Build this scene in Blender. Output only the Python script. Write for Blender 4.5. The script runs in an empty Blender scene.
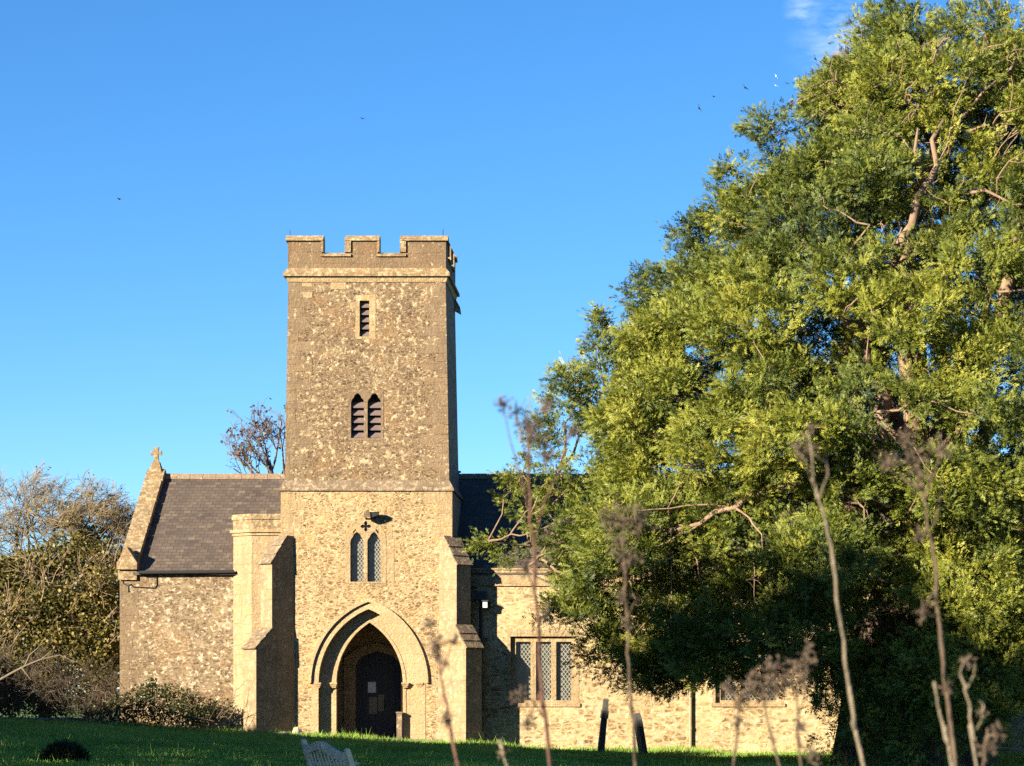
import bpy, bmesh, math, random
import numpy as np
from mathutils import Vector, Matrix, noise as mnoise

R = math.radians
C = bpy.context.scene.collection
S = bpy.context.scene
rng = np.random.default_rng(7)
random.seed(7)

# ------------------------------------------------------------------ camera
F, VX, VY, EYE = 2600.0, 647.0, 695.0, 1.54
cam = bpy.data.cameras.new('camera'); camo = bpy.data.objects.new('camera', cam); C.objects.link(camo)
camo.location = (0, 0, EYE); camo.rotation_euler = (R(90), 0, 0)
cam.sensor_width = 36; cam.lens = 36 * F / 1024
cam.shift_x = -(VX - 512) / 1024; cam.shift_y = (VY - 383) / 1024
cam.clip_start = 0.1; cam.clip_end = 5000
cam.dof.use_dof = True; cam.dof.focus_distance = 80; cam.dof.aperture_fstop = 13
S.camera = camo
S.render.resolution_x, S.render.resolution_y = 1024, 766

# ------------------------------------------------------------------ sky and sun
AZ, EL = 47, 19                      # sun behind the camera, to the left
sdir = Vector((-math.sin(R(AZ)) * math.cos(R(EL)), -math.cos(R(AZ)) * math.cos(R(EL)), math.sin(R(EL))))
W = bpy.data.worlds.new('World'); S.world = W; W.use_nodes = True
nt = W.node_tree; nt.nodes.clear()
sky = nt.nodes.new('ShaderNodeTexSky'); sky.sky_type = 'NISHITA'; sky.sun_disc = False
sky.sun_elevation = R(EL); sky.sun_rotation = R(180 + AZ)
sky.altitude = 2500; sky.air_density = 1.0; sky.dust_density = 0.0; sky.ozone_density = 4.5
bg = nt.nodes.new('ShaderNodeBackground'); bg.inputs['Strength'].default_value = 0.0515
out = nt.nodes.new('ShaderNodeOutputWorld')
# thin wisps of cloud, high to the right
tc = nt.nodes.new('ShaderNodeTexCoord')
def wisp(d, rad, seed):
    dist = nt.nodes.new('ShaderNodeVectorMath'); dist.operation = 'DISTANCE'
    nt.links.new(tc.outputs['Generated'], dist.inputs[0]); dist.inputs[1].default_value = Vector(d).normalized()
    mr = nt.nodes.new('ShaderNodeMapRange'); mr.inputs['From Min'].default_value = rad; mr.inputs['From Max'].default_value = 0.0
    mr.interpolation_type = 'SMOOTHSTEP'
    nt.links.new(dist.outputs['Value'], mr.inputs['Value'])
    mp = nt.nodes.new('ShaderNodeMapping'); mp.inputs['Scale'].default_value = (70, 70, 190); mp.inputs['Rotation'].default_value = (0, 0.5, 0)
    mp.inputs['Location'].default_value = (seed, 0, 0)
    nt.links.new(tc.outputs['Generated'], mp.inputs['Vector'])
    nz = nt.nodes.new('ShaderNodeTexNoise'); nz.inputs['Scale'].default_value = 1.0; nz.inputs['Detail'].default_value = 9; nz.inputs['Roughness'].default_value = .62
    nt.links.new(mp.outputs['Vector'], nz.inputs['Vector'])
    m2 = nt.nodes.new('ShaderNodeMapRange'); m2.inputs['From Min'].default_value = 0.38; m2.inputs['From Max'].default_value = 0.75
    nt.links.new(nz.outputs['Fac'], m2.inputs['Value'])
    mu = nt.nodes.new('ShaderNodeMath'); mu.operation = 'MULTIPLY'
    nt.links.new(mr.outputs['Result'], mu.inputs[0]); nt.links.new(m2.outputs['Result'], mu.inputs[1])
    return mu.outputs[0]
w1 = wisp((.081, 1, .250), .030, 3.0); w2 = wisp((.060, 1, .263), .009, 9.0)
ad = nt.nodes.new('ShaderNodeMath'); ad.operation = 'ADD'; nt.links.new(w1, ad.inputs[0]); nt.links.new(w2, ad.inputs[1])
mx = nt.nodes.new('ShaderNodeMix'); mx.data_type = 'RGBA'; mx.inputs['B'].default_value = (9.2, 9.9, 11.0, 1)
sc_ = nt.nodes.new('ShaderNodeMath'); sc_.operation = 'MULTIPLY'; sc_.inputs[1].default_value = 0.34
nt.links.new(ad.outputs[0], sc_.inputs[0]); nt.links.new(sc_.outputs[0], mx.inputs['Factor'])
hs = nt.nodes.new('ShaderNodeHueSaturation'); hs.inputs['Saturation'].default_value = 1.16
nt.links.new(sky.outputs['Color'], hs.inputs['Color']); nt.links.new(hs.outputs['Color'], mx.inputs['A'])
nt.links.new(mx.outputs['Result'], bg.inputs['Color']); nt.links.new(bg.outputs['Background'], out.inputs['Surface'])

sun = bpy.data.lights.new('sun', 'SUN'); suno = bpy.data.objects.new('sun', sun); C.objects.link(suno)
sun.energy = 5.0; sun.angle = R(0.5); sun.color = (1.0, 0.855, 0.63)
suno.rotation_euler = sdir.to_track_quat('Z', 'Y').to_euler(); suno.location = (-40, -40, 40)

S.view_settings.view_transform = 'Standard'; S.view_settings.look = 'None'
S.view_settings.gamma = 1; S.view_settings.exposure = 2.02
S.render.engine = 'CYCLES'
S.cycles.max_bounces = 6; S.cycles.diffuse_bounces = 3; S.cycles.transparent_max_bounces = 8
S.cycles.use_denoising = False

# ------------------------------------------------------------------ helpers
def P(px, py, Y):
    return Vector(((px - VX) * Y / F, Y, EYE + (VY - py) * Y / F))
def fx(px, Y): return (px - VX) * Y / F
def fz(py, Y): return EYE + (VY - py) * Y / F
def sstep(a, b, x):
    t = np.clip((np.asarray(x, float) - a) / (b - a), 0, 1); return t * t * (3 - 2 * t)
def gz(X, Y):
    X = np.asarray(X, float); Y = np.asarray(Y, float)
    b = np.interp(X, [-60, -21, -11.6, -6, 0, 6.4, 30], [1.3, .66, .2, -.12, -.36, -.46, -.66])
    return b * sstep(25, 72, Y) + .05 * np.sin(X * .9 + Y * .35) * np.sin(Y * .5 - X * .2) * sstep(10, 30, Y)

WORLD = {}
def thing(name, loc, label, cat, group=None, kind=None):
    o = bpy.data.objects.new(name, None); C.objects.link(o); o.location = loc; o.empty_display_size = .3
    WORLD[o.name] = Vector(loc)
    tag(o, label, cat, group, kind); return o
def tag(o, label=None, cat=None, group=None, kind=None):
    if label: o['label'] = label
    if cat: o['category'] = cat
    if group: o['group'] = group
    if kind: o['kind'] = kind
    return o
def link(name, me, mat, parent=None, origin=None):
    o = bpy.data.objects.new(name, me); C.objects.link(o)
    if mat is not None: me.materials.append(mat)
    if parent is not None:
        o.parent = parent; WORLD[o.name] = WORLD[parent.name]
    else:
        o.location = origin if origin is not None else (0, 0, 0); WORLD[o.name] = Vector(o.location)
    return o

class MB:
    def __init__(s, M=None): s.v = []; s.f = []; s.M = M; s.smooth = False
    def add(s, vs, fs):
        n = len(s.v)
        s.v += [tuple(s.M @ Vector(p)) if s.M is not None else tuple(p) for p in vs]
        s.f += [tuple(i + n for i in f) for f in fs]; return s
    def box(s, x0, x1, y0, y1, z0, z1):
        return s.add([(x0,y0,z0),(x1,y0,z0),(x1,y1,z0),(x0,y1,z0),(x0,y0,z1),(x1,y0,z1),(x1,y1,z1),(x0,y1,z1)],
                     [(0,3,2,1),(4,5,6,7),(0,1,5,4),(1,2,6,5),(2,3,7,6),(3,0,4,7)])
    def hull8(s, lo, hi):
        """lo, hi: four points each, same order"""
        return s.add(list(lo) + list(hi), [(0,3,2,1),(4,5,6,7),(0,1,5,4),(1,2,6,5),(2,3,7,6),(3,0,4,7)])
    def prism(s, poly, vec):
        n = len(poly); vec = Vector(vec)
        return s.add([Vector(p) for p in poly] + [Vector(p) + vec for p in poly],
                     [tuple(range(n - 1, -1, -1)), tuple(range(n, 2 * n))] + [(i, (i + 1) % n, (i + 1) % n + n, i + n) for i in range(n)])
    def tube(s, pts, rad, n=6, cap=True):
        pts = [Vector(p) for p in pts]
        if not hasattr(rad, '__len__'): rad = [rad] * len(pts)
        vs, fs = [], []
        up = Vector((.3, .2, 1)).normalized(); px_ = None
        for i, p in enumerate(pts):
            t = (pts[min(i + 1, len(pts) - 1)] - pts[max(i - 1, 0)])
            if t.length < 1e-9: t = Vector((0, 0, 1))
            t.normalize()
            if px_ is None:
                px_ = t.cross(up)
                if px_.length < .05: px_ = t.cross(Vector((1, 0, 0)))
            px_ = (px_ - t * px_.dot(t)).normalized(); q = t.cross(px_)
            for k in range(n):
                a = 2 * math.pi * k / n
                vs.append(p + (px_ * math.cos(a) + q * math.sin(a)) * rad[i])
        for i in range(len(pts) - 1):
            for k in range(n):
                fs.append((i * n + k, i * n + (k + 1) % n, (i + 1) * n + (k + 1) % n, (i + 1) * n + k))
        if cap:
            fs.append(tuple(range(n - 1, -1, -1))); fs.append(tuple(range((len(pts) - 1) * n, len(pts) * n)))
        return s.add(vs, fs)
    def plate(s, outer, holes, yf, depth, front=True, back=False, sides=True, hsides=True):
        """upright wall plate in the x-z plane with holes: front face at y=yf(z), reveals running back by depth"""
        if not callable(yf): y0 = yf; yf = lambda z: y0
        bm = bmesh.new(); edges = []
        for lp in [outer] + holes:
            vv = [bm.verts.new((x, 0, z)) for x, z in lp]
            for i in range(len(vv)): edges.append(bm.edges.new((vv[i], vv[(i + 1) % len(vv)])))
        bmesh.ops.triangle_fill(bm, use_beauty=True, use_dissolve=False, edges=edges, normal=(0, -1, 0))
        bm.verts.index_update()
        vs = [(v.co.x, yf(v.co.z), v.co.z) for v in bm.verts]; fs = [tuple(v.index for v in f.verts) for f in bm.faces]
        bm.free()
        if front: s.add(vs, fs)
        if back: s.add([(x, y + depth, z) for x, y, z in vs], [f[::-1] for f in fs])
        for lp, do in [(outer, sides)] + [(h, hsides) for h in holes]:
            if not do: continue
            n = len(lp)
            s.add([(x, yf(z), z) for x, z in lp] + [(x, yf(z) + depth, z) for x, z in lp],
                  [(i, (i + 1) % n, (i + 1) % n + n, i + n) for i in range(n)])
        return s
    def build(s, name, mat, parent=None, origin=None, smooth=False):
        off = WORLD[parent.name] if parent is not None else Vector(origin if origin is not None else (0, 0, 0))
        me = bpy.data.meshes.new(name)
        me.from_pydata([(x - off.x, y - off.y, z - off.z) for x, y, z in s.v], [], s.f)
        bm = bmesh.new(); bm.from_mesh(me); bmesh.ops.recalc_face_normals(bm, faces=bm.faces); bm.to_mesh(me); bm.free()
        if smooth: me.polygons.foreach_set('use_smooth', [True] * len(me.polygons))
        me.update()
        return link(name, me, mat, parent, origin)

def unit(a): return a / np.maximum(np.linalg.norm(a, axis=1, keepdims=True), 1e-9)
def leaf_mesh(name, c, d, nrm, L, Wd, tmpl, faces, mat, parent=None, origin=None, tint=None):
    """c,d,nrm: (N,3); tmpl (K,3) in (along, side, normal); faces list of equal sized tuples"""
    N = len(c); d = unit(d); s = unit(np.cross(d, nrm)); n = np.cross(s, d)
    L = np.broadcast_to(np.asarray(L, float), (N,)); Wd = np.broadcast_to(np.asarray(Wd, float), (N,))
    T = np.asarray(tmpl, float); K = len(T)
    v = (c[:, None, :] + d[:, None, :] * (T[None, :, 0, None] * L[:, None, None]) + s[:, None, :] * (T[None, :, 1, None] * Wd[:, None, None])
         + n[:, None, :] * (T[None, :, 2, None] * L[:, None, None]))
    off = WORLD[parent.name] if parent is not None else Vector(origin if origin is not None else (0, 0, 0))
    v = (v - np.array(off)).reshape(-1, 3)
    fa = np.array(faces); k = fa.shape[1]
    idx = (fa[None] + (np.arange(N) * K)[:, None, None]).reshape(-1)
    me = bpy.data.meshes.new(name)
    me.vertices.add(len(v)); me.vertices.foreach_set('co', v.astype(np.float32).ravel())
    nf = N * len(fa)
    me.loops.add(nf * k); me.loops.foreach_set('vertex_index', idx.astype(np.int32))
    me.polygons.add(nf); me.polygons.foreach_set('loop_start', (np.arange(nf) * k).astype(np.int32))
    try: me.polygons.foreach_set('loop_total', np.full(nf, k, np.int32))
    except Exception: pass
    me.update(calc_edges=True)
    if tint is not None:
        at = me.attributes.new('tint', 'FLOAT', 'POINT')
        at.data.foreach_set('value', np.repeat(np.asarray(tint, np.float32), K))
    return link(name, me, mat, parent, origin)

LEAF_T = [(0,0,0),(.5,-.5,.04),(1,0,-.05),(.5,.5,.04)]; LEAF_F = [(0,1,2,3)]
def spray_tmpl():
    T, Fc = [], []
    def leaf(u, ang, l, w):
        b = len(T); ca, sa = math.cos(ang), math.sin(ang)
        for a, q in ((0, 0), (.45, -.5), (1, 0), (.45, .5)):
            x = a * l; y = q * w
            T.append((u + x * ca - y * sa, x * sa + y * ca, -.10 * (u + x * ca) ** 2 + random.uniform(-.03, .03)))
        Fc.append((b, b + 1, b + 2, b + 3))
    for u, s in ((0, 1), (.15, -1), (.36, 1), (.5, -1)):
        leaf(u, s * R(30), .5, .125)
    leaf(.35, 0, .65, .125)
    return T, Fc
SPRAY_T, SPRAY_F = spray_tmpl()

# ------------------------------------------------------------------ materials
class NB:
    def __init__(s, name):
        s.g = 1.0 if any(w in name for w in ('grass', 'bench', 'needles', 'fallen', 'lamp', 'plumage')) else .83
        s.m = bpy.data.materials.new(name); s.m.use_nodes = True; s.t = s.m.node_tree
        s.p = s.t.nodes['Principled BSDF']; s.o = s.t.nodes['Material Output']
        s.p.inputs['Roughness'].default_value = .9
    def n(s, typ, **kw):
        x = s.t.nodes.new(typ)
        for k, v in kw.items():
            if k.startswith('i_'):
                key = k[2:]; x.inputs[int(key) if key.isdigit() else key.replace('_', ' ')].default_value = v
            else: setattr(x, k, v)
        return x
    def l(s, a, b): s.t.links.new(a, b)
    def coord(s, scale=(1,1,1), loc=(0,0,0), rot=(0,0,0)):
        tcn = s.n('ShaderNodeTexCoord'); mp = s.n('ShaderNodeMapping')
        mp.inputs['Scale'].default_value = scale; mp.inputs['Location'].default_value = loc; mp.inputs['Rotation'].default_value = rot
        s.l(tcn.outputs['Object'], mp.inputs['Vector']); return mp.outputs['Vector']
    def noise(s, vec, scale, detail=4, rough=.55, lo=None, hi=None):
        nz = s.n('ShaderNodeTexNoise'); nz.inputs['Scale'].default_value = scale; nz.inputs['Detail'].default_value = detail; nz.inputs['Roughness'].default_value = rough
        s.l(vec, nz.inputs['Vector'])
        if lo is None: return nz.outputs['Fac']
        return s.mr(nz.outputs['Fac'], lo, hi)
    def mr(s, v, a, b, c=0., d=1.):
        m = s.n('ShaderNodeMapRange'); s.l(v, m.inputs['Value'])
        for k, q in zip(('From Min','From Max','To Min','To Max'), (a, b, c, d)): m.inputs[k].default_value = q
        return m.outputs['Result']
    def ramp(s, v, stops, interp='LINEAR'):
        r = s.n('ShaderNodeValToRGB'); cr = r.color_ramp; cr.interpolation = interp
        while len(cr.elements) < len(stops): cr.elements.new(.5)
        for e, (p_, c_) in zip(cr.elements, stops): e.position = p_; e.color = (*c_, 1)
        s.l(v, r.inputs['Fac']); return r.outputs['Color']
    def mix(s, f, a, b, mode='MIX'):
        m = s.n('ShaderNodeMix', data_type='RGBA', blend_type=mode)
        for key, v in (('Factor', f), ('A', a), ('B', b)):
            if isinstance(v, (int, float)): m.inputs[key].default_value = v
            elif isinstance(v, tuple): m.inputs[key].default_value = (*v, 1)
            else: s.l(v, m.inputs[key])
        return m.outputs['Result']
    def math(s, op, a, b=0.):
        m = s.n('ShaderNodeMath', operation=op)
        for i, v in enumerate((a, b)):
            if isinstance(v, (int, float)): m.inputs[i].default_value = v
            else: s.l(v, m.inputs[i])
        return m.outputs[0]
    def bump(s, h, dist=.02, strength=.8):
        b = s.n('ShaderNodeBump'); b.inputs['Distance'].default_value = dist; b.inputs['Strength'].default_value = strength
        s.l(h, b.inputs['Height']); s.l(b.outputs['Normal'], s.p.inputs['Normal'])
    def col(s, c):
        if isinstance(c, tuple): s.p.inputs['Base Color'].default_value = (*c, 1)
        else: s.l(s.mix(1.0, c, (s.g, s.g, s.g), 'MULTIPLY') if s.g != 1 else c, s.p.inputs['Base Color'])
        return s

def rubble(name, stops, mortar, sx=.30, sz=.17, rnd=.85, speck=.90, lichen=.35, lichen_col=(.62,.55,.40), dark=(.5,.45,.4), bumpd=.035, seed=0.):
    b = NB(name)
    v0 = b.coord((1,1,1), (seed,seed*1.7,seed*.3))
    dn = b.n('ShaderNodeTexNoise', i_Scale=2.2, i_Detail=3.0); b.l(v0, dn.inputs['Vector'])
    va = b.n('ShaderNodeVectorMath', operation='MULTIPLY_ADD'); b.l(dn.outputs['Color'], va.inputs[0]); va.inputs[1].default_value = (.34,.34,.22); b.l(v0, va.inputs[2])
    mp = b.n('ShaderNodeMapping'); mp.inputs['Scale'].default_value = (1/sx, 1/sx, 1/sz); b.l(va.outputs[0], mp.inputs['Vector'])
    vo = b.n('ShaderNodeTexVoronoi', feature='F1', i_Scale=1.0, i_Randomness=rnd); b.l(mp.outputs['Vector'], vo.inputs['Vector'])
    ve = b.n('ShaderNodeTexVoronoi', feature='DISTANCE_TO_EDGE', i_Scale=1.0, i_Randomness=rnd); b.l(mp.outputs['Vector'], ve.inputs['Vector'])
    sp = b.n('ShaderNodeSeparateColor'); b.l(vo.outputs['Color'], sp.inputs['Color'])
    vs2 = b.n('ShaderNodeTexVoronoi', feature='F1', i_Scale=2.3, i_Randomness=1.0); b.l(mp.outputs['Vector'], vs2.inputs['Vector'])
    sp2 = b.n('ShaderNodeSeparateColor'); b.l(vs2.outputs['Color'], sp2.inputs['Color'])
    fine = b.noise(v0, 12, 6, .8)
    val = b.math('ADD', b.math('MULTIPLY', sp.outputs[0], .5), b.math('MULTIPLY', sp2.outputs[0], .32))
    val = b.math('ADD', val, b.math('MULTIPLY', b.math('SUBTRACT', fine, .47), 2.1))
    stone = b.ramp(val, stops)
    stone = b.mix(b.mr(fine, .35, .7), b.mix(.75, stone, dark, 'MULTIPLY'), stone)
    edge = b.mr(ve.outputs['Distance'], .02, .16, .1, 1.)
    mort = b.mix(b.mr(fine, .3, .7), mortar, tuple(x * .6 for x in mortar))
    spk = b.mr(sp2.outputs[1], speck, speck + .03)
    stone = b.mix(b.math('MULTIPLY', spk, .7), stone, lichen_col)
    c = b.mix(edge, mort, stone)
    pa = b.noise(v0, .8, 5, .65, .52, .64); c = b.mix(b.math('MULTIPLY', pa, .3), c, tuple(m_ * f_ for m_, f_ in zip(mortar, (1.12, .88, .62))))
    pc_ = b.noise(v0, 1.7, 5, .65, .56, .66); c = b.mix(b.math('MULTIPLY', pc_, .22), c, lichen_col)
    # weathering: broad stains, lichen flecks
    big = b.noise(v0, .55, 5, .6, .38, .66)
    c = b.mix(b.math('MULTIPLY', big, .55), c, b.mix(.8, c, dark, 'MULTIPLY'))
    li = b.noise(v0, 5.5, 4, .62, .61 - lichen * .12, .66)
    c = b.mix(b.math('MULTIPLY', li, .75), c, lichen_col)
    dk = b.noise(v0, 12, 4, .65, .57, .66)
    c = b.mix(b.math('MULTIPLY', dk, .6), c, tuple(x * .35 for x in dark))
    b.col(c)
    h = b.math('ADD', b.math('MULTIPLY', b.mr(ve.outputs['Distance'], 0, .2), .55), b.math('MULTIPLY', fine, .8))
    h = b.math('ADD', h, b.math('MULTIPLY', sp.outputs[1], .5))
    b.bump(h, bumpd, 1.0); return b.m

def coursed(name, stops, mortar, bw=.52, rh=.19, seed=0.):
    b = NB(name)
    tcn = b.n('ShaderNodeTexCoord'); sx = b.n('ShaderNodeSeparateXYZ'); b.l(tcn.outputs['Object'], sx.inputs[0])
    v0 = tcn.outputs['Object']
    dn = b.n('ShaderNodeTexNoise', i_Scale=2.5, i_Detail=3.0); b.l(v0, dn.inputs['Vector'])
    ds = b.n('ShaderNodeSeparateColor'); b.l(dn.outputs['Color'], ds.inputs['Color'])
    cx = b.n('ShaderNodeCombineXYZ')
    b.l(b.math('ADD', b.math('ADD', sx.outputs[0], sx.outputs[1]), b.math('MULTIPLY', ds.outputs[0], .22)), cx.inputs[0])
    b.l(b.math('ADD', sx.outputs[2], b.math('MULTIPLY', ds.outputs[1], .09)), cx.inputs[1])
    br = b.n('ShaderNodeTexBrick', offset=.42, squash=1.5, squash_frequency=3)
    br.inputs['Scale'].default_value = 1; br.inputs['Brick Width'].default_value = bw; br.inputs['Row Height'].default_value = rh
    br.inputs['Mortar Size'].default_value = .016; br.inputs['Mortar Smooth'].default_value = .4; br.inputs['Bias'].default_value = 0
    br.inputs['Color1'].default_value = (0,0,0,1); br.inputs['Color2'].default_value = (1,1,1,1); br.inputs['Mortar'].default_value = (.5,.5,.5,1)
    b.l(cx.outputs[0], br.inputs['Vector'])
    st = b.ramp(br.outputs['Color'], stops)
    fine = b.noise(v0, 18, 6, .65)
    st = b.mix(b.mr(fine, .35, .68), b.mix(.8, st, (.5,.44,.38), 'MULTIPLY'), st)
    c = b.mix(br.outputs['Fac'], st, mortar)
    big = b.noise(v0, .7, 5, .6, .4, .68)
    c = b.mix(b.math('MULTIPLY', big, .5), c, b.mix(.8, c, (.5,.45,.4), 'MULTIPLY'))
    li = b.noise(v0, 6, 4, .62, .6, .68); c = b.mix(b.math('MULTIPLY', li, .7), c, (.48,.41,.29))
    b.col(c)
    b.bump(b.math('ADD', b.math('SUBTRACT', 1., br.outputs['Fac']), b.math('MULTIPLY', fine, .9)), .03, 1.0)
    return b.m

def ashlar(name, base, var=.5, wear=1., seed=0., lichen=.3, lcol=(.48,.40,.26)):
    b = NB(name); v0 = b.coord((1,1,1), (seed, seed, seed))
    n1 = b.noise(v0, 1.6, 5, .6, .3, .7); n2 = b.noise(v0, 14, 6, .65, .32, .7)
    d = tuple(x * (1 - var) for x in base)
    c = b.mix(b.math('MULTIPLY', n1, .85), base, d)
    sx = b.n('ShaderNodeSeparateXYZ'); b.l(v0, sx.inputs[0])
    wob = b.math('MULTIPLY', b.noise(v0, 1.1, 3), .22)
    row = b.math('MULTIPLY', b.math('ADD', sx.outputs[2], wob), 1 / .33)
    col_ = b.math('ADD', b.math('MULTIPLY', b.math('ADD', b.math('ADD', sx.outputs[0], sx.outputs[1]), wob), 1 / .52), b.math('MULTIPLY', b.math('FLOOR', row), .43))
    idc = b.n('ShaderNodeCombineXYZ'); b.l(b.math('FLOOR', row), idc.inputs[0]); b.l(b.math('FLOOR', col_), idc.inputs[1])
    wn = b.n('ShaderNodeTexWhiteNoise'); b.l(idc.outputs[0], wn.inputs['Vector'])
    c = b.mix(b.mr(wn.outputs['Value'], 0, 1, 0, .42), c, (base[0] * .62, base[1] * .56, base[2] * .52))
    c = b.mix(b.mr(wn.outputs['Value'], .7, 1, 0, .35), c, (base[0] * 1.12, base[1] * .98, base[2] * .75))
    c = b.mix(b.math('MULTIPLY', n2, .6), c, b.mix(.8, c, (.50,.45,.40), 'MULTIPLY'))
    h = n2
    mps = b.n('ShaderNodeMapping'); mps.inputs['Scale'].default_value = (5, 5, .45); b.l(v0, mps.inputs['Vector'])
    stk = b.noise(mps.outputs['Vector'], 1., 4, .6, .52, .72); c = b.mix(b.math('MULTIPLY', stk, .5 * wear), c, tuple(x * .38 for x in base))
    dk = b.noise(v0, 4.2, 6, .7, .57, .68); c = b.mix(b.math('MULTIPLY', dk, .55 * wear), c, tuple(x * .34 for x in base))
    jt = b.math('MAXIMUM', b.math('LESS_THAN', b.math('FRACT', row), .05), b.math('LESS_THAN', b.math('FRACT', col_), .03))
    jt = b.math('MULTIPLY', jt, b.mr(b.noise(v0, 3., 3), .38, .58))
    c = b.mix(b.math('MULTIPLY', jt, .5 * wear), c, tuple(x * .4 for x in base))
    li = b.noise(v0, 6.5, 4, .62, .64 - lichen * .15, .69)
    c = b.mix(b.math('MULTIPLY', li, .7), c, lcol)
    b.col(c); b.bump(b.math('SUBTRACT', h, b.math('MULTIPLY', jt, .6)), .018, .9); return b.m

def plain(name, c, rough=.6, metal=0., var=.35, scale=6., bump=0.):
    b = NB(name); v0 = b.coord()
    n1 = b.noise(v0, scale, 5, .6, .3, .7)
    b.col(b.mix(n1, c, tuple(x * (1 - var) for x in c)))
    b.p.inputs['Roughness'].default_value = rough; b.p.inputs['Metallic'].default_value = metal
    if bump: b.bump(b.noise(v0, scale * 4, 5), bump, .8)
    return b.m

def slate(name):
    b = NB(name)
    tcn = b.n('ShaderNodeTexCoord'); v0 = tcn.outputs['Object']
    sx = b.n('ShaderNodeSeparateXYZ'); b.l(v0, sx.inputs[0]); cx = b.n('ShaderNodeCombineXYZ')
    b.l(sx.outputs[0], cx.inputs[0]); b.l(b.math('MULTIPLY', sx.outputs[2], 1.72), cx.inputs[1])
    br = b.n('ShaderNodeTexBrick', offset=.5); br.inputs['Scale'].default_value = 1
    br.inputs['Brick Width'].default_value = .26; br.inputs['Row Height'].default_value = .19
    br.inputs['Mortar Size'].default_value = .008; br.inputs['Mortar Smooth'].default_value = .2
    br.inputs['Color1'].default_value = (0,0,0,1); br.inputs['Color2'].default_value = (1,1,1,1); br.inputs['Mortar'].default_value = (.5,.5,.5,1)
    b.l(cx.outputs[0], br.inputs['Vector'])
    st = b.ramp(br.outputs['Color'], [(0, (.058,.044,.040)), (.5, (.078,.060,.053)), (.9, (.096,.074,.064)), (1, (.14,.112,.09))])
    n1 = b.noise(v0, .8, 5, .6, .35, .68)
    st = b.mix(b.math('MULTIPLY', n1, .6), st, (.115,.093,.07))
    li = b.noise(v0, 3.2, 6, .7, .55, .70); st = b.mix(b.math('MULTIPLY', li, .6), st, (.20,.165,.125))
    c = b.mix(br.outputs['Fac'], st, (.03,.027,.027)); b.col(c); b.p.inputs['Roughness'].default_value = .8; b.p.inputs['Specular IOR Level'].default_value = .25
    fr = b.math('FRACT', b.math('MULTIPLY', sx.outputs[2], 1.72 / .19))
    b.bump(b.math('ADD', b.math('MULTIPLY', fr, -1.0), b.math('MULTIPLY', br.outputs['Color'], .4)), .02, .8)
    return b.m

def leaded(name, diamond=True, sx=.085, sz=.13):
    b = NB(name)
    tcn = b.n('ShaderNodeTexCoord'); v0 = tcn.outputs['Object']
    sp = b.n('ShaderNodeSeparateXYZ'); b.l(v0, sp.inputs[0])
    u = b.math('DIVIDE', sp.outputs[0], sx); w = b.math('DIVIDE', sp.outputs[2], sz)
    def line(e):
        f = b.math('FRACT', e); return b.math('LESS_THAN', b.math('ABSOLUTE', b.math('SUBTRACT', f, .5)), .13)
    if diamond: l1, l2 = line(b.math('ADD', u, w)), line(b.math('SUBTRACT', u, w))
    else: l1, l2 = line(u), line(w)
    ln = b.math('MAXIMUM', l1, l2)
    fine = b.n('ShaderNodeTexWhiteNoise'); cmb = b.n('ShaderNodeCombineXYZ')
    b.l(b.math('FLOOR', b.math('ADD', u, w)), cmb.inputs[0]); b.l(b.math('FLOOR', b.math('SUBTRACT', u, w)), cmb.inputs[1]); b.l(cmb.outputs[0], fine.inputs['Vector'])
    gl = b.ramp(fine.outputs['Value'], [(0, (.012,.015,.014)), (.7, (.03,.036,.032)), (1, (.09,.10,.085))])
    b.col(b.mix(ln, gl, (.20,.19,.16)))
    b.l(b.mr(ln, 0, 1, .16, .7), b.p.inputs['Roughness'])
    b.bump(b.math('ADD', ln, b.math('MULTIPLY', fine.outputs['Value'], .5)), .006, .6)
    return b.m

def foliage(name, stops, trans=.25, rough=.55, tcol=None):
    b = NB(name)
    at = b.n('ShaderNodeAttribute', attribute_name='tint')
    c = b.ramp(at.outputs['Fac'], stops)
    b.col(c); b.p.inputs['Roughness'].default_value = rough
    b.p.inputs['Specular IOR Level'].default_value = .3
    if trans:
        tr = b.n('ShaderNodeBsdfTranslucent'); b.l(b.mix(.5, c, tcol or (.10,.12,.015)), tr.inputs['Color'])
        ms = b.n('ShaderNodeMixShader', i_0=trans); b.l(b.p.outputs[0], ms.inputs[1]); b.l(tr.outputs[0], ms.inputs[2])
        b.l(ms.outputs[0], b.o.inputs['Surface'])
    return b.m

def bark(name, c1, c2, scale=5.):
    b = NB(name); v0 = b.coord((1,1,.25)); n1 = b.noise(v0, scale, 6, .65, .32, .68)
    b.col(b.mix(n1, c1, c2)); b.bump(b.noise(v0, scale * 3, 5), .03, .9); return b.m

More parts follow.
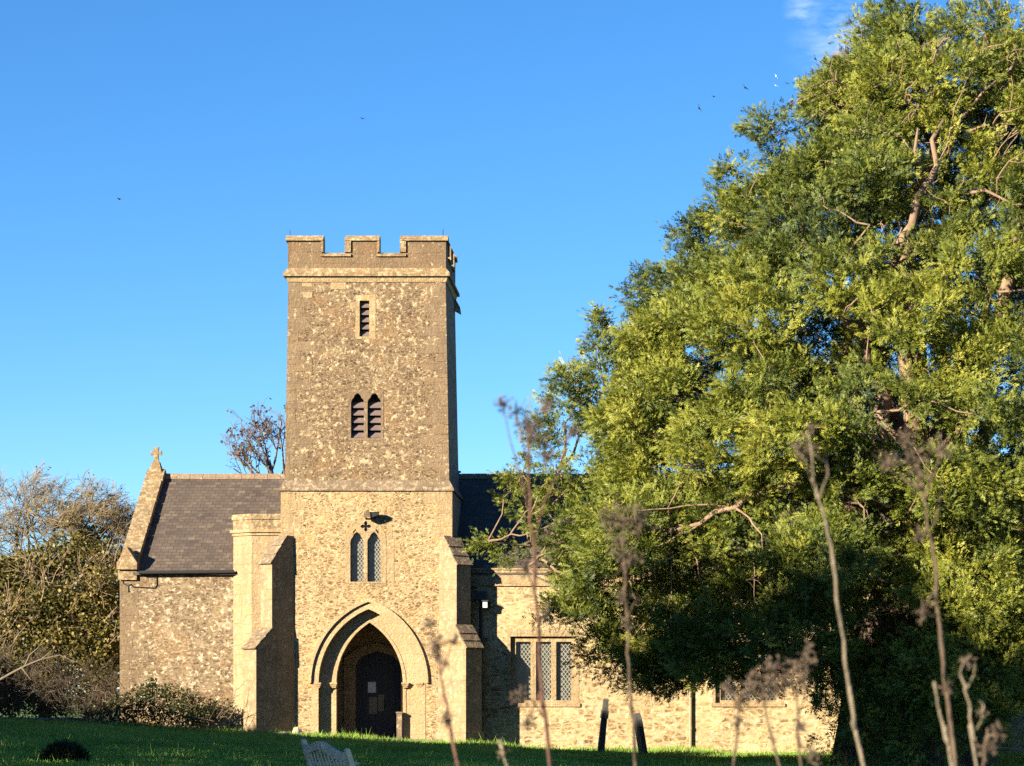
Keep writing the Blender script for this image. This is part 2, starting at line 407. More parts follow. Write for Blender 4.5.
M = {}
M['upper'] = rubble('tower_rubble_stone', [(.0, (0.0440,0.0256,0.0136)), (.25, (0.0960,0.0568,0.0288)), (.5, (0.1560,0.0976,0.0496)), (.75, (0.2320,0.1600,0.0864)), (1, (0.3840,0.3120,0.1920))],
                    (0.2400,0.1720,0.0960), .145, .078, lichen=.45, lichen_col=(.50,.41,.25), dark=(.52,.45,.38), bumpd=.015)
M['lower'] = rubble('lower_rubble_stone', [(.0, (.08,.044,.02)), (.25, (.165,.098,.042)), (.5, (.265,.175,.080)), (.75, (.40,.295,.155)), (1, (.58,.49,.32))],
                    (.50,.395,.225), .175, .08, lichen=.35, lichen_col=(.54,.44,.27), dark=(.58,.49,.40), seed=3.1, bumpd=.017)
M['chancel'] = rubble('chancel_rubble_stone', [(.0, (0.0533,0.0328,0.0180)), (.25, (0.1107,0.0705,0.0377)), (.5, (0.1763,0.1197,0.0640)), (.75, (0.2624,0.1927,0.1107)), (1, (0.4100,0.3444,0.2296))],
                    (0.2788,0.2091,0.1230), .21, .09, bumpd=.012, lichen=.42, lichen_col=(.55,.47,.33), dark=(.55,.48,.40), seed=8.7)
M['nave'] = rubble('coursed_nave_stone', [(.0, (.11,.065,.03)), (.25, (.22,.145,.066)), (.5, (.33,.237,.114)), (.75, (.45,.355,.19)), (1, (.60,.52,.35))],
                    (.52,.42,.25), .38, .145, rnd=.55, lichen=.3, lichen_col=(.56,.48,.31), dark=(.60,.53,.44), seed=14.3, bumpd=.014)
M['ashlar'] = ashlar('pale_dressed_stone', (.43,.32,.18), .4, lichen=.5)
M['arch'] = ashlar('smooth_arch_stone', (.47,.355,.205), .22, wear=.3, lichen=.1, seed=31)
M['buttress'] = ashlar('buttress_dressed_stone', (.38,.285,.165), .5, lichen=.7, lcol=(.48,.40,.27), seed=21)
M['parapet'] = ashlar('parapet_dressed_stone', (.225,.152,.085), .45, seed=5)
M['coping'] = ashlar('lichened_coping_stone', (.30,.21,.11), .5, seed=9, lichen=1.2, lcol=(.50,.42,.26))
M['quoin'] = ashlar('brown_quoin_stone', (.235,.168,.10), .35, seed=2)
M['offset'] = ashlar('grey_weathered_stone', (.235,.175,.115), .5, seed=12, lichen=.9, lcol=(.46,.38,.25))
M['slate'] = slate('purple_grey_slate')
M['ridge'] = ashlar('stone_ridge_tile', (.30,.22,.15), .3, seed=4)
M['glass_d'] = leaded('diamond_leaded_glass', True, .125, .165)
M['glass_s'] = leaded('small_leaded_glass', True, .11, .15)
M['louvre'] = plain('weathered_louvre_slate', (.15,.11,.105), .8, var=.3)
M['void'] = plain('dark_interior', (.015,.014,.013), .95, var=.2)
M['iron'] = plain('dark_iron', (.025,.026,.028), .55, .3)
M['door'] = plain('dark_oak_door', (.022,.019,.018), .6, var=.5, scale=9, bump=.004)
M['paper'] = plain('white_paper', (.60,.64,.68), .8, var=.08)
M['beige_paper'] = plain('buff_paper', (.20,.18,.12), .8, var=.2, scale=20)
M['inner'] = ashlar('porch_inner_stone', (.42,.30,.17), .35, seed=7)
M['flag'] = ashlar('porch_flagstone', (.28,.24,.19), .35, seed=17)
M['white_lamp'] = plain('white_lamp_housing', (.55,.56,.58), .4, var=.1)
M['wood'] = plain('silvered_bench_wood', (.62,.51,.38), .85, var=.4, scale=10, bump=.006)
M['grave'] = plain('dark_mossy_gravestone', (.075,.075,.07), .9, var=.5, scale=7, bump=.01)
M['rock'] = plain('pale_loose_stone', (.45,.40,.31), .9, var=.4, scale=8, bump=.02)

# ------------------------------------------------------------------ ground
def make_ground():
    b = NB('grassy_ground'); v0 = b.coord()
    n1 = b.noise(v0, .5, 6, .6, .3, .7); n2 = b.noise(v0, 9, 5, .7, .3, .7)
    c = b.mix(n1, (.07,.14,.02), (.10,.19,.03)); c = b.mix(b.math('MULTIPLY', n2, .6), c, (.03,.05,.012))
    b.col(c); b.bump(n2, .06, 1.0)
    xs = np.concatenate([np.linspace(-700, -70, 12), np.linspace(-60, 45, 106), np.linspace(55, 700, 12)])
    ys = np.concatenate([np.linspace(-300, -20, 8), np.linspace(-10, 130, 141), np.linspace(145, 1500, 16)])
    X, Y = np.meshgrid(xs, ys); Z = gz(X, Y)
    v = np.stack([X, Y, Z], -1).reshape(-1, 3); nx = len(xs); f = []
    for j in range(len(ys) - 1):
        for i in range(nx - 1): a = j * nx + i; f.append((a, a + 1, a + nx + 1, a + nx))
    me = bpy.data.meshes.new('ground'); me.from_pydata(v.tolist(), [], f); me.update()
    me.polygons.foreach_set('use_smooth', [True] * len(me.polygons))
    tag(link('ground', me, b.m), kind='structure')
make_ground()

def make_grass():
    N = 230000
    Y = 48 + (85.0 - 48) * rng.random(N) ** .8
    px = rng.uniform(-40, 1064, N); X = (px - VX) * Y / F
    Z = gz(X, Y)
    keep = ~((Y > 84.9) & (X > -12.2) & (X < -6.0))
    X, Y, Z = X[keep], Y[keep], Z[keep]; N = len(X)
    patch = np.array([mnoise.noise((x * .5, y * .3, 0)) for x, y in zip(X, Y)])
    h = (.07 + .10 * rng.random(N)) * (1 + .7 * patch) * np.where(rng.random(N) < .03, 2.0, 1) * np.where(Y > 83.2, 1.45, 1)
    d = np.stack([rng.normal(0, .45, N), rng.normal(0, .45, N), np.ones(N)], 1)
    nr = np.stack([rng.normal(0, .5, N), -np.ones(N), rng.normal(.3, .3, N)], 1)
    mat = foliage('grass_blades', [(0, (.09,.17,.022)), (.5, (.16,.30,.036)), (.9, (.24,.37,.05)), (1, (.36,.36,.12))], .3, .5)
    o = leaf_mesh('grass', np.stack([X, Y, Z - .01], 1), d, nr, h, .022 + .02 * rng.random(N), [(0,-.5,0),(0,.5,0),(1,0,-.15)], [(0,1,2)], mat, tint=np.clip(.5 + .5 * patch + rng.normal(0, .2, N), 0, 1))
    tag(o, kind='stuff')
make_grass()

def make_litter():
    N = 2600; Y = 50 + 35 * rng.random(N) ** .7; px = rng.uniform(-20, 1044, N); X = (px - VX) * Y / F
    k = ~((Y > 84.5) & (X > -12.5) & (X < -6.0)); X, Y = X[k], Y[k]; N = len(X)
    mat = foliage('fallen_leaf', [(0, (.10,.055,.02)), (.5, (.22,.13,.04)), (1, (.34,.25,.09))], .1)
    o = leaf_mesh('fallen_leaves', np.stack([X, Y, gz(X, Y) + .05 + .06 * rng.random(N)], 1), rng.normal(0, 1, (N, 3)) * np.array([1, 1, .4]), rng.normal(0, .5, (N, 3)) + np.array([0, -.4, 1]), rng.uniform(.05, .10, N), rng.uniform(.04, .07, N), LEAF_T, LEAF_F, mat, tint=rng.random(N))
    tag(o, kind='stuff')
make_litter()

# ------------------------------------------------------------------ the church
YT, YC, YN = 85.0, 85.7, 85.55          # fronts of tower, chancel and nave
church = thing('parish_church', (fx(366, YT), YT, 0), 'stone parish church with a battlemented tower over its arched doorway', 'church')
TX0, TX1 = fx(281, YT), fx(452, YT); TC = (TX0 + TX1) / 2
ZB = -.7; ZS = fz(490.8, YT); ZU = fz(480, YT); ZT = fz(274, YT)
DEP = 4.7
def arch(xc, a, zs, h, zb, n=10, cusp=0.):
    r = (a * a + h * h) / (2 * a); tm = math.asin(min(1, h / r)); right = []
    for i in range(n + 1):
        t = tm * i / n
        k = 1 - cusp * max(0, math.sin(math.pi * i / n * 2)) if cusp and i <= n / 2 else 1
        x = (a - r) + r * math.cos(t); z = r * math.sin(t)
        if cusp: x *= 1 - cusp * math.exp(-((i / n - .5) / .13) ** 2)
        right.append((x, z))
    pts = [(xc - a, zb), (xc + a, zb)] if zb < zs else []
    pts += [(xc + x, zs + z) for x, z in right]
    pts += [(xc - x, zs + z) for x, z in right[-2::-1]]
    return pts
def rect(x0, x1, z0, z1): return [(x0, z0), (x1, z0), (x1, z1), (x0, z1)]

# tower, lower stage
xa = fx(368.5, YT); az_s = fz(683, YT)
ORD_A, ORD_H = 50 / 30.59, 74 / 30.59
door_hole = arch(xa, ORD_A, az_s, ORD_H, ZB + .05, 14)
w2c = fx(365.5, YT)
w2_out = arch(w2c, 20.5 / 30.59, fz(541, YT), 23 / 30.59, fz(583.5, YT), 10)
lo = MB()
lo.plate(rect(TX0, TX1, ZB, ZS), [door_hole, w2_out], YT, .40, sides=False)
for X_ in (TX0, TX1):
    lo.add([(X_, YT, ZB), (X_, YT + DEP, ZB), (X_, YT + DEP, ZS), (X_, YT, ZS)], [(0, 1, 2, 3)])
lo.add([(TX0, YT + DEP, ZB), (TX1, YT + DEP, ZB), (TX1, YT + DEP, ZS), (TX0, YT + DEP, ZS)], [(0, 1, 2, 3)])
lo.build('tower_base', M['lower'], church)
# weathered set-off between the stages
UX0, UX1 = fx(285, YT + .12), fx(449, YT + .12); UY = YT + .12
VX0, VX1 = fx(288.5, YT + .25), fx(445.3, YT + .25); VYf = YT + .25
so = MB(); e = .07
so.hull8([(TX0 - e, YT - e, ZS), (TX1 + e, YT - e, ZS), (TX1 + e, YT + DEP + e, ZS), (TX0 - e, YT + DEP + e, ZS)],
         [(TX0 - e, YT - e, ZS + .06), (TX1 + e, YT - e, ZS + .06), (TX1 + e, YT + DEP + e, ZS + .06), (TX0 - e, YT + DEP + e, ZS + .06)])
so.hull8([(TX0 - e + .004, YT - e + .004, ZS + .055), (TX1 + e - .004, YT - e + .004, ZS + .055), (TX1 + e - .004, YT + DEP + e - .004, ZS + .055), (TX0 - e + .004, YT + DEP + e - .004, ZS + .055)],
         [(UX0 - .01, UY - .01, ZU), (UX1 + .01, UY - .01, ZU), (UX1 + .01, YT + DEP - .1, ZU), (UX0 - .01, YT + DEP - .1, ZU)])
so.build('string_course', M['offset'], church)
# tower, upper stage (slightly battered)
yf = lambda z: UY + (z - ZU) * (VYf - UY) / (ZT - ZU)
w1_out = rect(fx(355.5, YT + .2), fx(375.5, YT + .2), fz(338, YT), fz(294, YT))
bel_c = fx(366, YT)
bel_out = rect(fx(348.5, YT + .17), fx(383.5, YT + .17), fz(440, YT), fz(389.5, YT))
up = MB()
up.plate([(UX0, ZU), (UX1, ZU), (VX1, ZT), (VX0, ZT)], [w1_out, bel_out], yf, .3, sides=False)
BY, TY = YT + DEP - .1, YT + DEP - .25
for X0_, X1_ in ((UX0, VX0), (UX1, VX1)):
    up.add([(X0_, UY, ZU), (X0_, BY, ZU), (X1_, TY, ZT), (X1_, VYf, ZT)], [(0, 1, 2, 3)])
up.add([(UX0, BY, ZU), (UX1, BY, ZU), (VX1, TY, ZT), (VX0, TY, ZT)], [(0, 1, 2, 3)])
up.add([(VX0 + .02, VYf + .02, ZT - .05), (VX1 - .02, VYf + .02, ZT - .05), (VX1 - .02, TY - .02, ZT - .05), (VX0 + .02, TY - .02, ZT - .05)], [(0, 1, 2, 3)])
up.build('tower_shaft', M['upper'], church)

# quoins on the tower corners
def quoins(mbx, xf, yff, z0, z1, sgn):
    z = z0; k = 0
    while z < z1 - .1:
        h = random.uniform(.24, .42); h = min(h, z1 - z)
        w = random.uniform(.55, .95) if k % 2 else random.uniform(.28, .55)
        a0, a1 = xf(z + .01), xf(z + h - .012); ya, yb = yff(z + .01) - .007, yff(z + h - .012) - .007
        s = -sgn * w
        o_ = sgn * .007
        mbx.hull8([(a0 + o_, ya, z + .01), (a0 + s, ya, z + .01), (a0 + s, ya + .1, z + .01), (a0 + o_, ya + .1, z + .01)],
                  [(a1 + o_, yb, z + h - .012), (a1 + s, yb, z + h - .012), (a1 + s, yb + .1, z + h - .012), (a1 + o_, yb + .1, z + h - .012)])
        z += h; k += 1
q = MB()
quoins(q, lambda z: UX0 + (VX0 - UX0) * (z - ZU) / (ZT - ZU), yf, ZU, ZT - .15, -1)
q.build('quoins', M['quoin'], church); q = MB()
quoins(q, lambda z: UX1 + (VX1 - UX1) * (z - ZU) / (ZT - ZU), yf, ZU, ZT - .15, 1)
q.build('quoins', M['quoin'], church)
q = MB()
quoins(q, lambda z: TX0, lambda z: YT, fz(537, YT), ZS - .02, -1); q.build('quoins', M['ashlar'], church); q = MB(); quoins(q, lambda z: TX1, lambda z: YT, fz(537, YT), ZS - .02, 1)
q.build('quoins', M['ashlar'], church)
for px0, px1, py0, py1 in ((386.5, 394, 545, 581), (387, 392, 524, 540), (301, 311, 282, 299), (376, 380, 301, 308), (349, 355, 301, 308), (330, 345, 281, 288)):
    ya = YT if py0 > 490 else yf(fz(py0, YT))
    pb = MB(); pb.box(fx(px0, YT) , fx(px1, YT), ya - .009, ya + .1, fz(py1, YT), fz(py0, YT))
    pb.build('dressed_block', M['ashlar'], church)

# cornice and battlemented parapet
PZ = fz(268, YT)
co = MB(); e = .13
def ring(mb, grow, za, zb_, grow2=None):
    g2 = grow if grow2 is None else grow2
    mb.hull8([(VX0 - grow, VYf - grow, za), (VX1 + grow, VYf - grow, za), (VX1 + grow, TY + grow, za), (VX0 - grow, TY + grow, za)],
             [(VX0 - g2, VYf - g2, zb_), (VX1 + g2, VYf - g2, zb_), (VX1 + g2, TY + g2, zb_), (VX0 - g2, TY + g2, zb_)])
ring(co, .03, fz(281, YT), fz(275.5, YT), .08)
ci = co.build('cornice', M['ashlar'], church); co = MB()
ring(co, .16, fz(275.5, YT) + .002, fz(272.5, YT)); ring(co, .16, fz(272.5, YT) + .001, fz(267, YT), .03)
co.build('drip_mould', M['coping'], ci)
ZE, ZM = fz(251, YT), fz(233.5, YT)
par = MB(); cop = MB()
cxm, cym = (VX0 + VX1) / 2, (VYf + TY) / 2; HW = (VX1 - VX0) / 2 + .02; HD = (TY - VYf) / 2 + .02
px_u = lambda p: fx(p, YT + .25) - cxm
mer = [(-HW, px_u(322)), (px_u(346.5), px_u(378)), (px_u(401.5), HW)]
for k in range(4):
    hw, hd = (HW, HD) if k % 2 == 0 else (HD, HW)
    Mx = Matrix.Translation((cxm, cym, 0)) @ Matrix.Rotation(k * math.pi / 2, 4, 'Z'); par.M = Mx; cop.M = Mx
    th = .38; f0 = -hd; sc = hw / HW
    inset = 0 if k % 2 == 0 else th + .001
    par.box(-hw + inset, hw - inset, f0, f0 + th, PZ - .02, ZE - .1)
    mm = [(a * sc, b_ * sc) for a, b_ in mer]
    for a, b_ in mm:
        a2, b2 = max(a, -hw + inset), min(b_, hw - inset)
        par.box(a2, b2, f0, f0 + th, ZE - .1, ZM - .2)
        o1 = .05 if a > -hw + .01 else (.07 if inset == 0 else -inset); o2 = .05 if b_ < hw - .01 else (.07 if inset == 0 else -inset)
        # saddle-back coping
        prof = [(f0 - .08, ZM - .20), (f0 - .07, ZM - .15), (f0 + .14, ZM), (f0 + th - .1, ZM), (f0 + th + .06, ZM - .12), (f0 + th + .06, ZM - .2)]
        cop.prism([(a - o1, y, z) for y, z in prof], (b_ - a + o1 + o2, 0, 0))
        # moulding down the sides of the merlon
        if a > -hw + .01: cop.box(a - .05, a + .15, f0 - .055, f0 + th + .05, ZE + .001, ZM - .202)
        if b_ < hw - .01: cop.box(b_ - .02, b_ + .05, f0 - .055, f0 + th + .05, ZE + .001, ZM - .202)
    for i in range(2):
        a, b_ = mm[i][1], mm[i + 1][0]
        prof = [(f0 - .07, ZE - .14), (f0 - .07, ZE - .08), (f0 + .12, ZE), (f0 + th - .1, ZE), (f0 + th + .06, ZE - .08), (f0 + th + .06, ZE - .14)]
        cop.prism([(a - .05, y, z) for y, z in prof], (b_ - a + .2, 0, 0))
par.M = None; cop.M = None
par.build('parapet', M['parapet'], church); cop.build('parapet_coping', M['coping'], church)
rod = MB(); rod.tube([P(290, 236, YT + .4), P(290, 230, YT + .4)], .012, 5); rod.build('lightning_rod', M['iron'], church)
rod = MB(); rod.tube([P(443, 236, YT + .4), P(443, 229, YT + .4)], .014, 5)
rod.build('lightning_rod', M['iron'], church)
# corner spout at the back of the tower
sp_ = MB(); sp_.hull8([(VX1 + .02, TY - .4, fz(292, YT)), (VX1 + .24, TY - .35, fz(296, YT)), (VX1 + .24, TY - .2, fz(296, YT)), (VX1 + .02, TY - .1, fz(292, YT))],
                      [(VX1 + .02, TY - .4, fz(278, YT)), (VX1 + .2, TY - .35, fz(288, YT)), (VX1 + .2, TY - .2, fz(288, YT)), (VX1 + .02, TY - .1, fz(278, YT))])
sp_.build('water_spout', M['offset'], church)

# louvred windows
def louvres(mb, x0, x1, z0, z1, n, y, head=0.):
    st = (z1 - z0) / n
    for i in range(n):
        z = z0 + st * i
        mb.hull8([(x0, y, z + .01), (x1, y, z + .01), (x1, y + .16, z + st * .78), (x0, y + .16, z + st * .78)],
                 [(x0, y - .006, z + .045), (x1, y - .006, z + .045), (x1, y + .16, z + st * .78 + .03), (x0, y + .16, z + st * .78 + .03)])
hole1 = rect(fx(359.5, YT + .2), fx(369.2, YT + .2), fz(335.6, YT), fz(299.5, YT))
wm = MB(); ex = .012
yf1 = lambda z: yf(z) - .014
wm.plate(rect(w1_out[0][0] - .004, w1_out[1][0] + .004, w1_out[0][1] - .004, w1_out[2][1] + .004), [hole1], yf1, .28)
win = wm.build('slit_window', M['ashlar'], church)
b = MB(); louvres(b, hole1[0][0] + .003, hole1[1][0] - .003, hole1[0][1], hole1[2][1], 5, yf(13.5) + .07); b.build('louvres', M['louvre'], win)
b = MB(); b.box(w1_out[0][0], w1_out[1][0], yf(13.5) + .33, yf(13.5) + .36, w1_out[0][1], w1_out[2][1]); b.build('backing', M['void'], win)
ls, holes = [], []
for p0, p1 in ((351, 364), (367.6, 381)):
    xc_ = fx((p0 + p1) / 2, YT + .17); a_ = (p1 - p0) / 2 / 30.59
    holes.append(arch(xc_, a_, fz(403, YT), 10.5 / 30.59, fz(437.6, YT), 10, .22)); ls.append((xc_, a_))
wm = MB(); wm.plate(rect(bel_out[0][0] - .004, bel_out[1][0] + .004, bel_out[0][1] - .004, bel_out[2][1] + .004), holes, lambda z: yf(z) - .012, .28)
win = wm.build('belfry_window', M['quoin'], church)
for xc_, a_ in ls:
    b = MB(); louvres(b, xc_ - a_ + .003, xc_ + a_ - .003, fz(437.4, YT), fz(400, YT), 5, yf(10.5) + .07); b.build('louvres', M['louvre'], win)
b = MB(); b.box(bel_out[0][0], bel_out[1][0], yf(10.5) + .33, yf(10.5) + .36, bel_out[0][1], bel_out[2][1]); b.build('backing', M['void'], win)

# traceried window above the doorway
holes = []
for p0, p1 in ((350.3, 363.6), (367.4, 380.4)):
    xc_ = fx((p0 + p1) / 2, YT); a_ = (p1 - p0) / 2 / 30.59
    holes.append(arch(xc_, a_, fz(543, YT), 11 / 30.59, fz(581.7, YT), 10, .2))
qx, qz, qr = fx(365.8, YT), fz(526.3, YT), 5.3 / 30.59
holes.append([(qx + qr * (.28 + .72 * abs(math.cos(2 * t))) * math.cos(t), qz + qr * (.28 + .72 * abs(math.cos(2 * t))) * math.sin(t)) for t in np.linspace(0, 2 * math.pi, 32, endpoint=False)])
for s in (-1, 1):
    x = fx(365.8 + s * 11.5, YT); z = fz(531, YT); holes.append([(x + s * .03, z - .09), (x + s * .05, z - .03), (x - s * .06, z + .09), (x - s * .05, z + .02)])
wm = MB(); wm.plate(arch(w2c, 20.5 / 30.59 + .005, fz(541, YT), 23 / 30.59 + .006, fz(583.5, YT) - .004, 10), holes, YT - .012, .22)
win = wm.build('tracery_window', M['ashlar'], church)
b = MB(); b.box(w2c - .65, w2c + .65, YT + .19, YT + .195, fz(583, YT), fz(519, YT)); b.build('pane', M['glass_s'], win)

# doorway: two orders, hood mould, porch inside
dj = MB()
dj.plate(arch(xa, ORD_A + .004, az_s, ORD_H + .004, ZB + .06, 14), [arch(xa, 33.5 / 30.59, az_s, 61 / 30.59, ZB + .1, 14)], YT + .34, .32)
out_o = arch(xa, 58 / 30.59, az_s, 82 / 30.59, az_s - .0, 14)
inn_o = arch(xa, ORD_A - .02, az_s, ORD_H - .02, az_s, 14)
# outer order: a thin arch ring lying on the wall face
def arch_ring(mb, aO, hO, aI, hI, zs, y0, y1, n=18, jamb=None):
    o_ = arch(xa, aO, zs, hO, zs, n); i_ = arch(xa, aI, zs, hI, zs, n)
    if jamb is not None: o_ = [(xa + aO, jamb)] + o_ + [(xa - aO, jamb)]; i_ = [(xa + aI, jamb)] + i_ + [(xa - aI, jamb)]
    for k in range(len(o_) - 1):
        mb.hull8([(*[i_[k][0]], y0, i_[k][1]), (o_[k][0], y0, o_[k][1]), (o_[k][0], y1, o_[k][1]), (i_[k][0], y1, i_[k][1])],
                 [(i_[k+1][0], y0, i_[k+1][1]), (o_[k+1][0], y0, o_[k+1][1]), (o_[k+1][0], y1, o_[k+1][1]), (i_[k+1][0], y1, i_[k+1][1])])
arch_ring(dj, 57 / 30.59, 81 / 30.59, ORD_A, ORD_H, az_s, YT - .015, YT + .2, jamb=ZB + .1)
arch_ring(dj, 36.5 / 30.59, 64 / 30.59, 33.4 / 30.59, 60.8 / 30.59, az_s, YT + .32, YT + .4, jamb=ZB + .1)
doorway = dj.build('doorway', M['arch'], church)
hd = MB(); arch_ring(hd, 60 / 30.59, 84.5 / 30.59, 57 / 30.59 + .003, 81 / 30.59 + .003, az_s, YT - .10, YT + .02)
hd.build('hood_mould', M['arch'], doorway)
for s in (-1, 1):
    for p, y0 in ((36, YT + .22), (51, YT - .04)):
        cp = MB(); x = xa + s * p / 30.59; cp.box(x - .10, x + .10, y0, y0 + .2, az_s - .10, az_s - .04); cp.box(x - .075, x + .075, y0 + .02, y0 + .2, az_s - .16, az_s - .101); cp.box(x - .12, x + .12, y0 - .02, y0 + .2, az_s - .039, az_s + .015)
        cp.build('capital', M['ashlar'], doorway)
YP = 88.2; px0, px1 = TX0 + .7, TX1 - .7
pc = MB()
idz = fz(742, YP)
ihole = [(fx(355.5, YP), ZB + .1), (fx(401, YP), ZB + .1), (fx(401, YP), fz(664, YP)), (fx(393, YP), fz(656, YP)), (fx(377, YP), fz(651, YP)), (fx(362, YP), fz(656, YP)), (fx(355.5, YP), fz(664, YP))]
pc.plate(rect(px0, px1, ZB + .05, 5.2), [ihole], YP, .3, sides=False)
pc.add([(px0, YT + .66, ZB), (px0, YP, ZB), (px0, YP, 5.2), (px0, YT + .66, 5.2)], [(0, 1, 2, 3)])
pc.add([(px1, YT + .66, ZB), (px1, YP, ZB), (px1, YP, 5.2), (px1, YT + .66, 5.2)], [(0, 1, 2, 3)])
pc.add([(px0, YT + .66, 5.2), (px1, YT + .66, 5.2), (px1, YP, 5.2), (px0, YP, 5.2)], [(0, 1, 2, 3)])
for a, b_ in ((TX0 + .01, xa - 33.5 / 30.59), (xa + 33.5 / 30.59, TX1 - .01)):
    pc.add([(a, YT + .665, ZB), (b_, YT + .665, ZB), (b_, YT + .665, az_s), (a, YT + .665, az_s)], [(0, 1, 2, 3)])
pc.build('porch_room', M['inner'], church)
ir = MB()
io = [(fx(344, YP), ZB + .1), (fx(344, YP), fz(659, YP)), (fx(358, YP), fz(648, YP)), (fx(377, YP), fz(643, YP)), (fx(396, YP), fz(648, YP)), (fx(409, YP), fz(659, YP)), (fx(409, YP), ZB + .1)]
ii = [(ihole[0][0], ihole[0][1]), ihole[6], ihole[5], ihole[4], ihole[3], ihole[2], ihole[1]]
for k in range(6):
    ir.hull8([(ii[k][0], YP - .06, ii[k][1]), (io[k][0], YP - .06, io[k][1]), (io[k][0], YP + .1, io[k][1]), (ii[k][0], YP + .1, ii[k][1])],
             [(ii[k+1][0], YP - .06, ii[k+1][1]), (io[k+1][0], YP - .06, io[k+1][1]), (io[k+1][0], YP + .1, io[k+1][1]), (ii[k+1][0], YP + .1, ii[k+1][1])])
ir.build('inner_door_surround', M['ashlar'], church)
dr = MB(); dw0, dw1 = fx(355.5, YP), fx(401, YP); nb = 7
for i in range(nb):
    x0 = dw0 + (dw1 - dw0) * i / nb; x1 = dw0 + (dw1 - dw0) * (i + 1) / nb
    dr.box(x0 + .004, x1 - .004, YP + .2, YP + .26, ZB + .1, fz(650, YP))
dr.box(dw0, dw1, YP + .262, YP + .28, ZB + .1, fz(650, YP))
door = dr.build('door', M['door'], church)
for z in (fz(722, YP), fz(676, YP)):
    hg = MB(); hg.box(dw0 + .05, dw1 - .35, YP + .185, YP + .199, z - .03, z + .03); hg.build('hinge', M['iron'], door)
hn = MB(); hn.tube([P(384, 700, YP + .15), P(386, 704, YP + .12), P(384, 709, YP + .15)], .018, 6); hn.build('handle', M['iron'], door)
fl = MB(); fl.box(TX0 + .3, TX1 - .3, YT - .3, YP + .4, ZB, float(gz(TC, YT)) + .03); fl.build('porch_floor', M['flag'], church)

# diagonal buttresses
def buttress(corner, sg, L1, L2, z1, z1b, z2, z2b, w1=.68, w2=.60):
    d = Vector((sg * .7071, -.7071, 0)); s = Vector((.7071, sg * .7071, 0)); c = Vector((corner, YT, 0))
    def q(L, h, z): p = c + d * L + s * h; return (p.x, p.y, z)
    bt = MB(); h1, h2 = w1 / 2, w2 / 2
    bt.hull8([q(-.3, -h1, ZB), q(L1, -h1, ZB), q(L1, h1, ZB), q(-.3, h1, ZB)], [q(-.3, -h1, z1), q(L1, -h1, z1), q(L1, h1, z1), q(-.3, h1, z1)])
    bt.hull8([q(-.3, -h2, z1 + .001), q(L2, -h2, z1 + .001), q(L2, h2, z1 + .001), q(-.3, h2, z1 + .001)], [q(-.3, -h2, z2), q(L2, -h2, z2), q(L2, h2, z2), q(-.3, h2, z2)])
    # plinth
    bt.hull8([q(-.3, -h1 - .06, ZB), q(L1 + .06, -h1 - .06, ZB), q(L1 + .06, h1 + .06, ZB), q(-.3, h1 + .06, ZB)], [q(-.3, -h1 - .06, .35), q(L1 + .06, -h1 - .06, .35), q(L1 + .06, h1 + .06, .35), q(-.3, h1 + .06, .35)])
    o = bt.build('buttress', M['buttress'], church)
    e_ = .03
    for L, Lin, za, zb_, h in ((L1, L2, z1, z1b, h1), (L2, -.05, z2, z2b, h2)):
        hh = h - .003; wd = MB()
        wd.add([q(-.28, -hh, za), q(L - .003, -hh, za), q(Lin, -hh, zb_), q(-.28, -hh, zb_), q(-.28, hh, za), q(L - .003, hh, za), q(Lin, hh, zb_), q(-.28, hh, zb_)],
               [(0, 1, 2, 3), (7, 6, 5, 4), (0, 4, 5, 1), (1, 5, 6, 2), (2, 6, 7, 3), (3, 7, 4, 0)])
        wd.build('buttress_shoulder', M['buttress'], o)
    for L, Lin, za, zb_, h in ((L1, L2, z1, z1b, h1), (L2, -.05, z2, z2b, h2)):
        n = 3; cap = MB()
        for i in range(n):
            t0, t1 = i / n - .03, (i + 1) / n
            La, Lb = L + (Lin - L) * t0, L + (Lin - L) * t1
            zA, zB_ = za + (zb_ - za) * t0, za + (zb_ - za) * t1
            k = .05; dn = .004 + (.035 if i < n - 1 else .0)
            cap.hull8([q(La + .02, -h - e_, zA - .01), q(La + .02, h + e_, zA - .01), q(Lb, h + e_, zB_ + .004), q(Lb, -h - e_, zB_ + .004)],
                      [q(La + .02 + k, -h - e_, zA + .02), q(La + .02 + k, h + e_, zA + .02), q(Lb + .02, h + e_, zB_ + .035), q(Lb + .02, -h - e_, zB_ + .035)])
        cap.build('weathering', M['offset'], o)
    return o
buttress(TX0, -1, 1.25, .59, fz(649, YT), fz(629, YT), fz(564, YT), fz(536, YT))
buttress(TX1, 1, 1.08, .575, fz(648, YT), fz(626, YT), fz(565, YT), fz(537, YT))

# stair turret in the angle
tu = MB(); tz = fz(519, YT)
def plan(g): return [(TX0 + .3, YT + .15 - g), (fx(251, YT) - g * .4, YT + .15 - g), (fx(233.5, YC) - g, YC - .02 - g * .4), (fx(233.5, YC) - g, YC + 1.6), (TX0 + .3, YC + 1.6)]
def slab(mb, g, z0, z1, g2=None):
    mb.prism([(x, y, z0) for x, y in plan(g)], (0, 0, z1 - z0))
slab(tu, 0, ZB, fz(535, YT))
t_o = tu.build('stair_turret', M['ashlar'], church)
tb = MB(); slab(tb, .015, fz(529, YT) + .001, tz); tb.build('turret_parapet', M['coping'], t_o)
tb = MB(); slab(tb, .05, fz(535, YT) + .001, fz(532, YT)); slab(tb, .11, fz(532, YT) + .001, fz(529, YT)); tb.build('moulding', M['ashlar'], t_o); tb = MB(); slab(tb, .05, tz + .001, fz(513.5, YT)); tb.build('turret_cap', M['coping'], t_o)

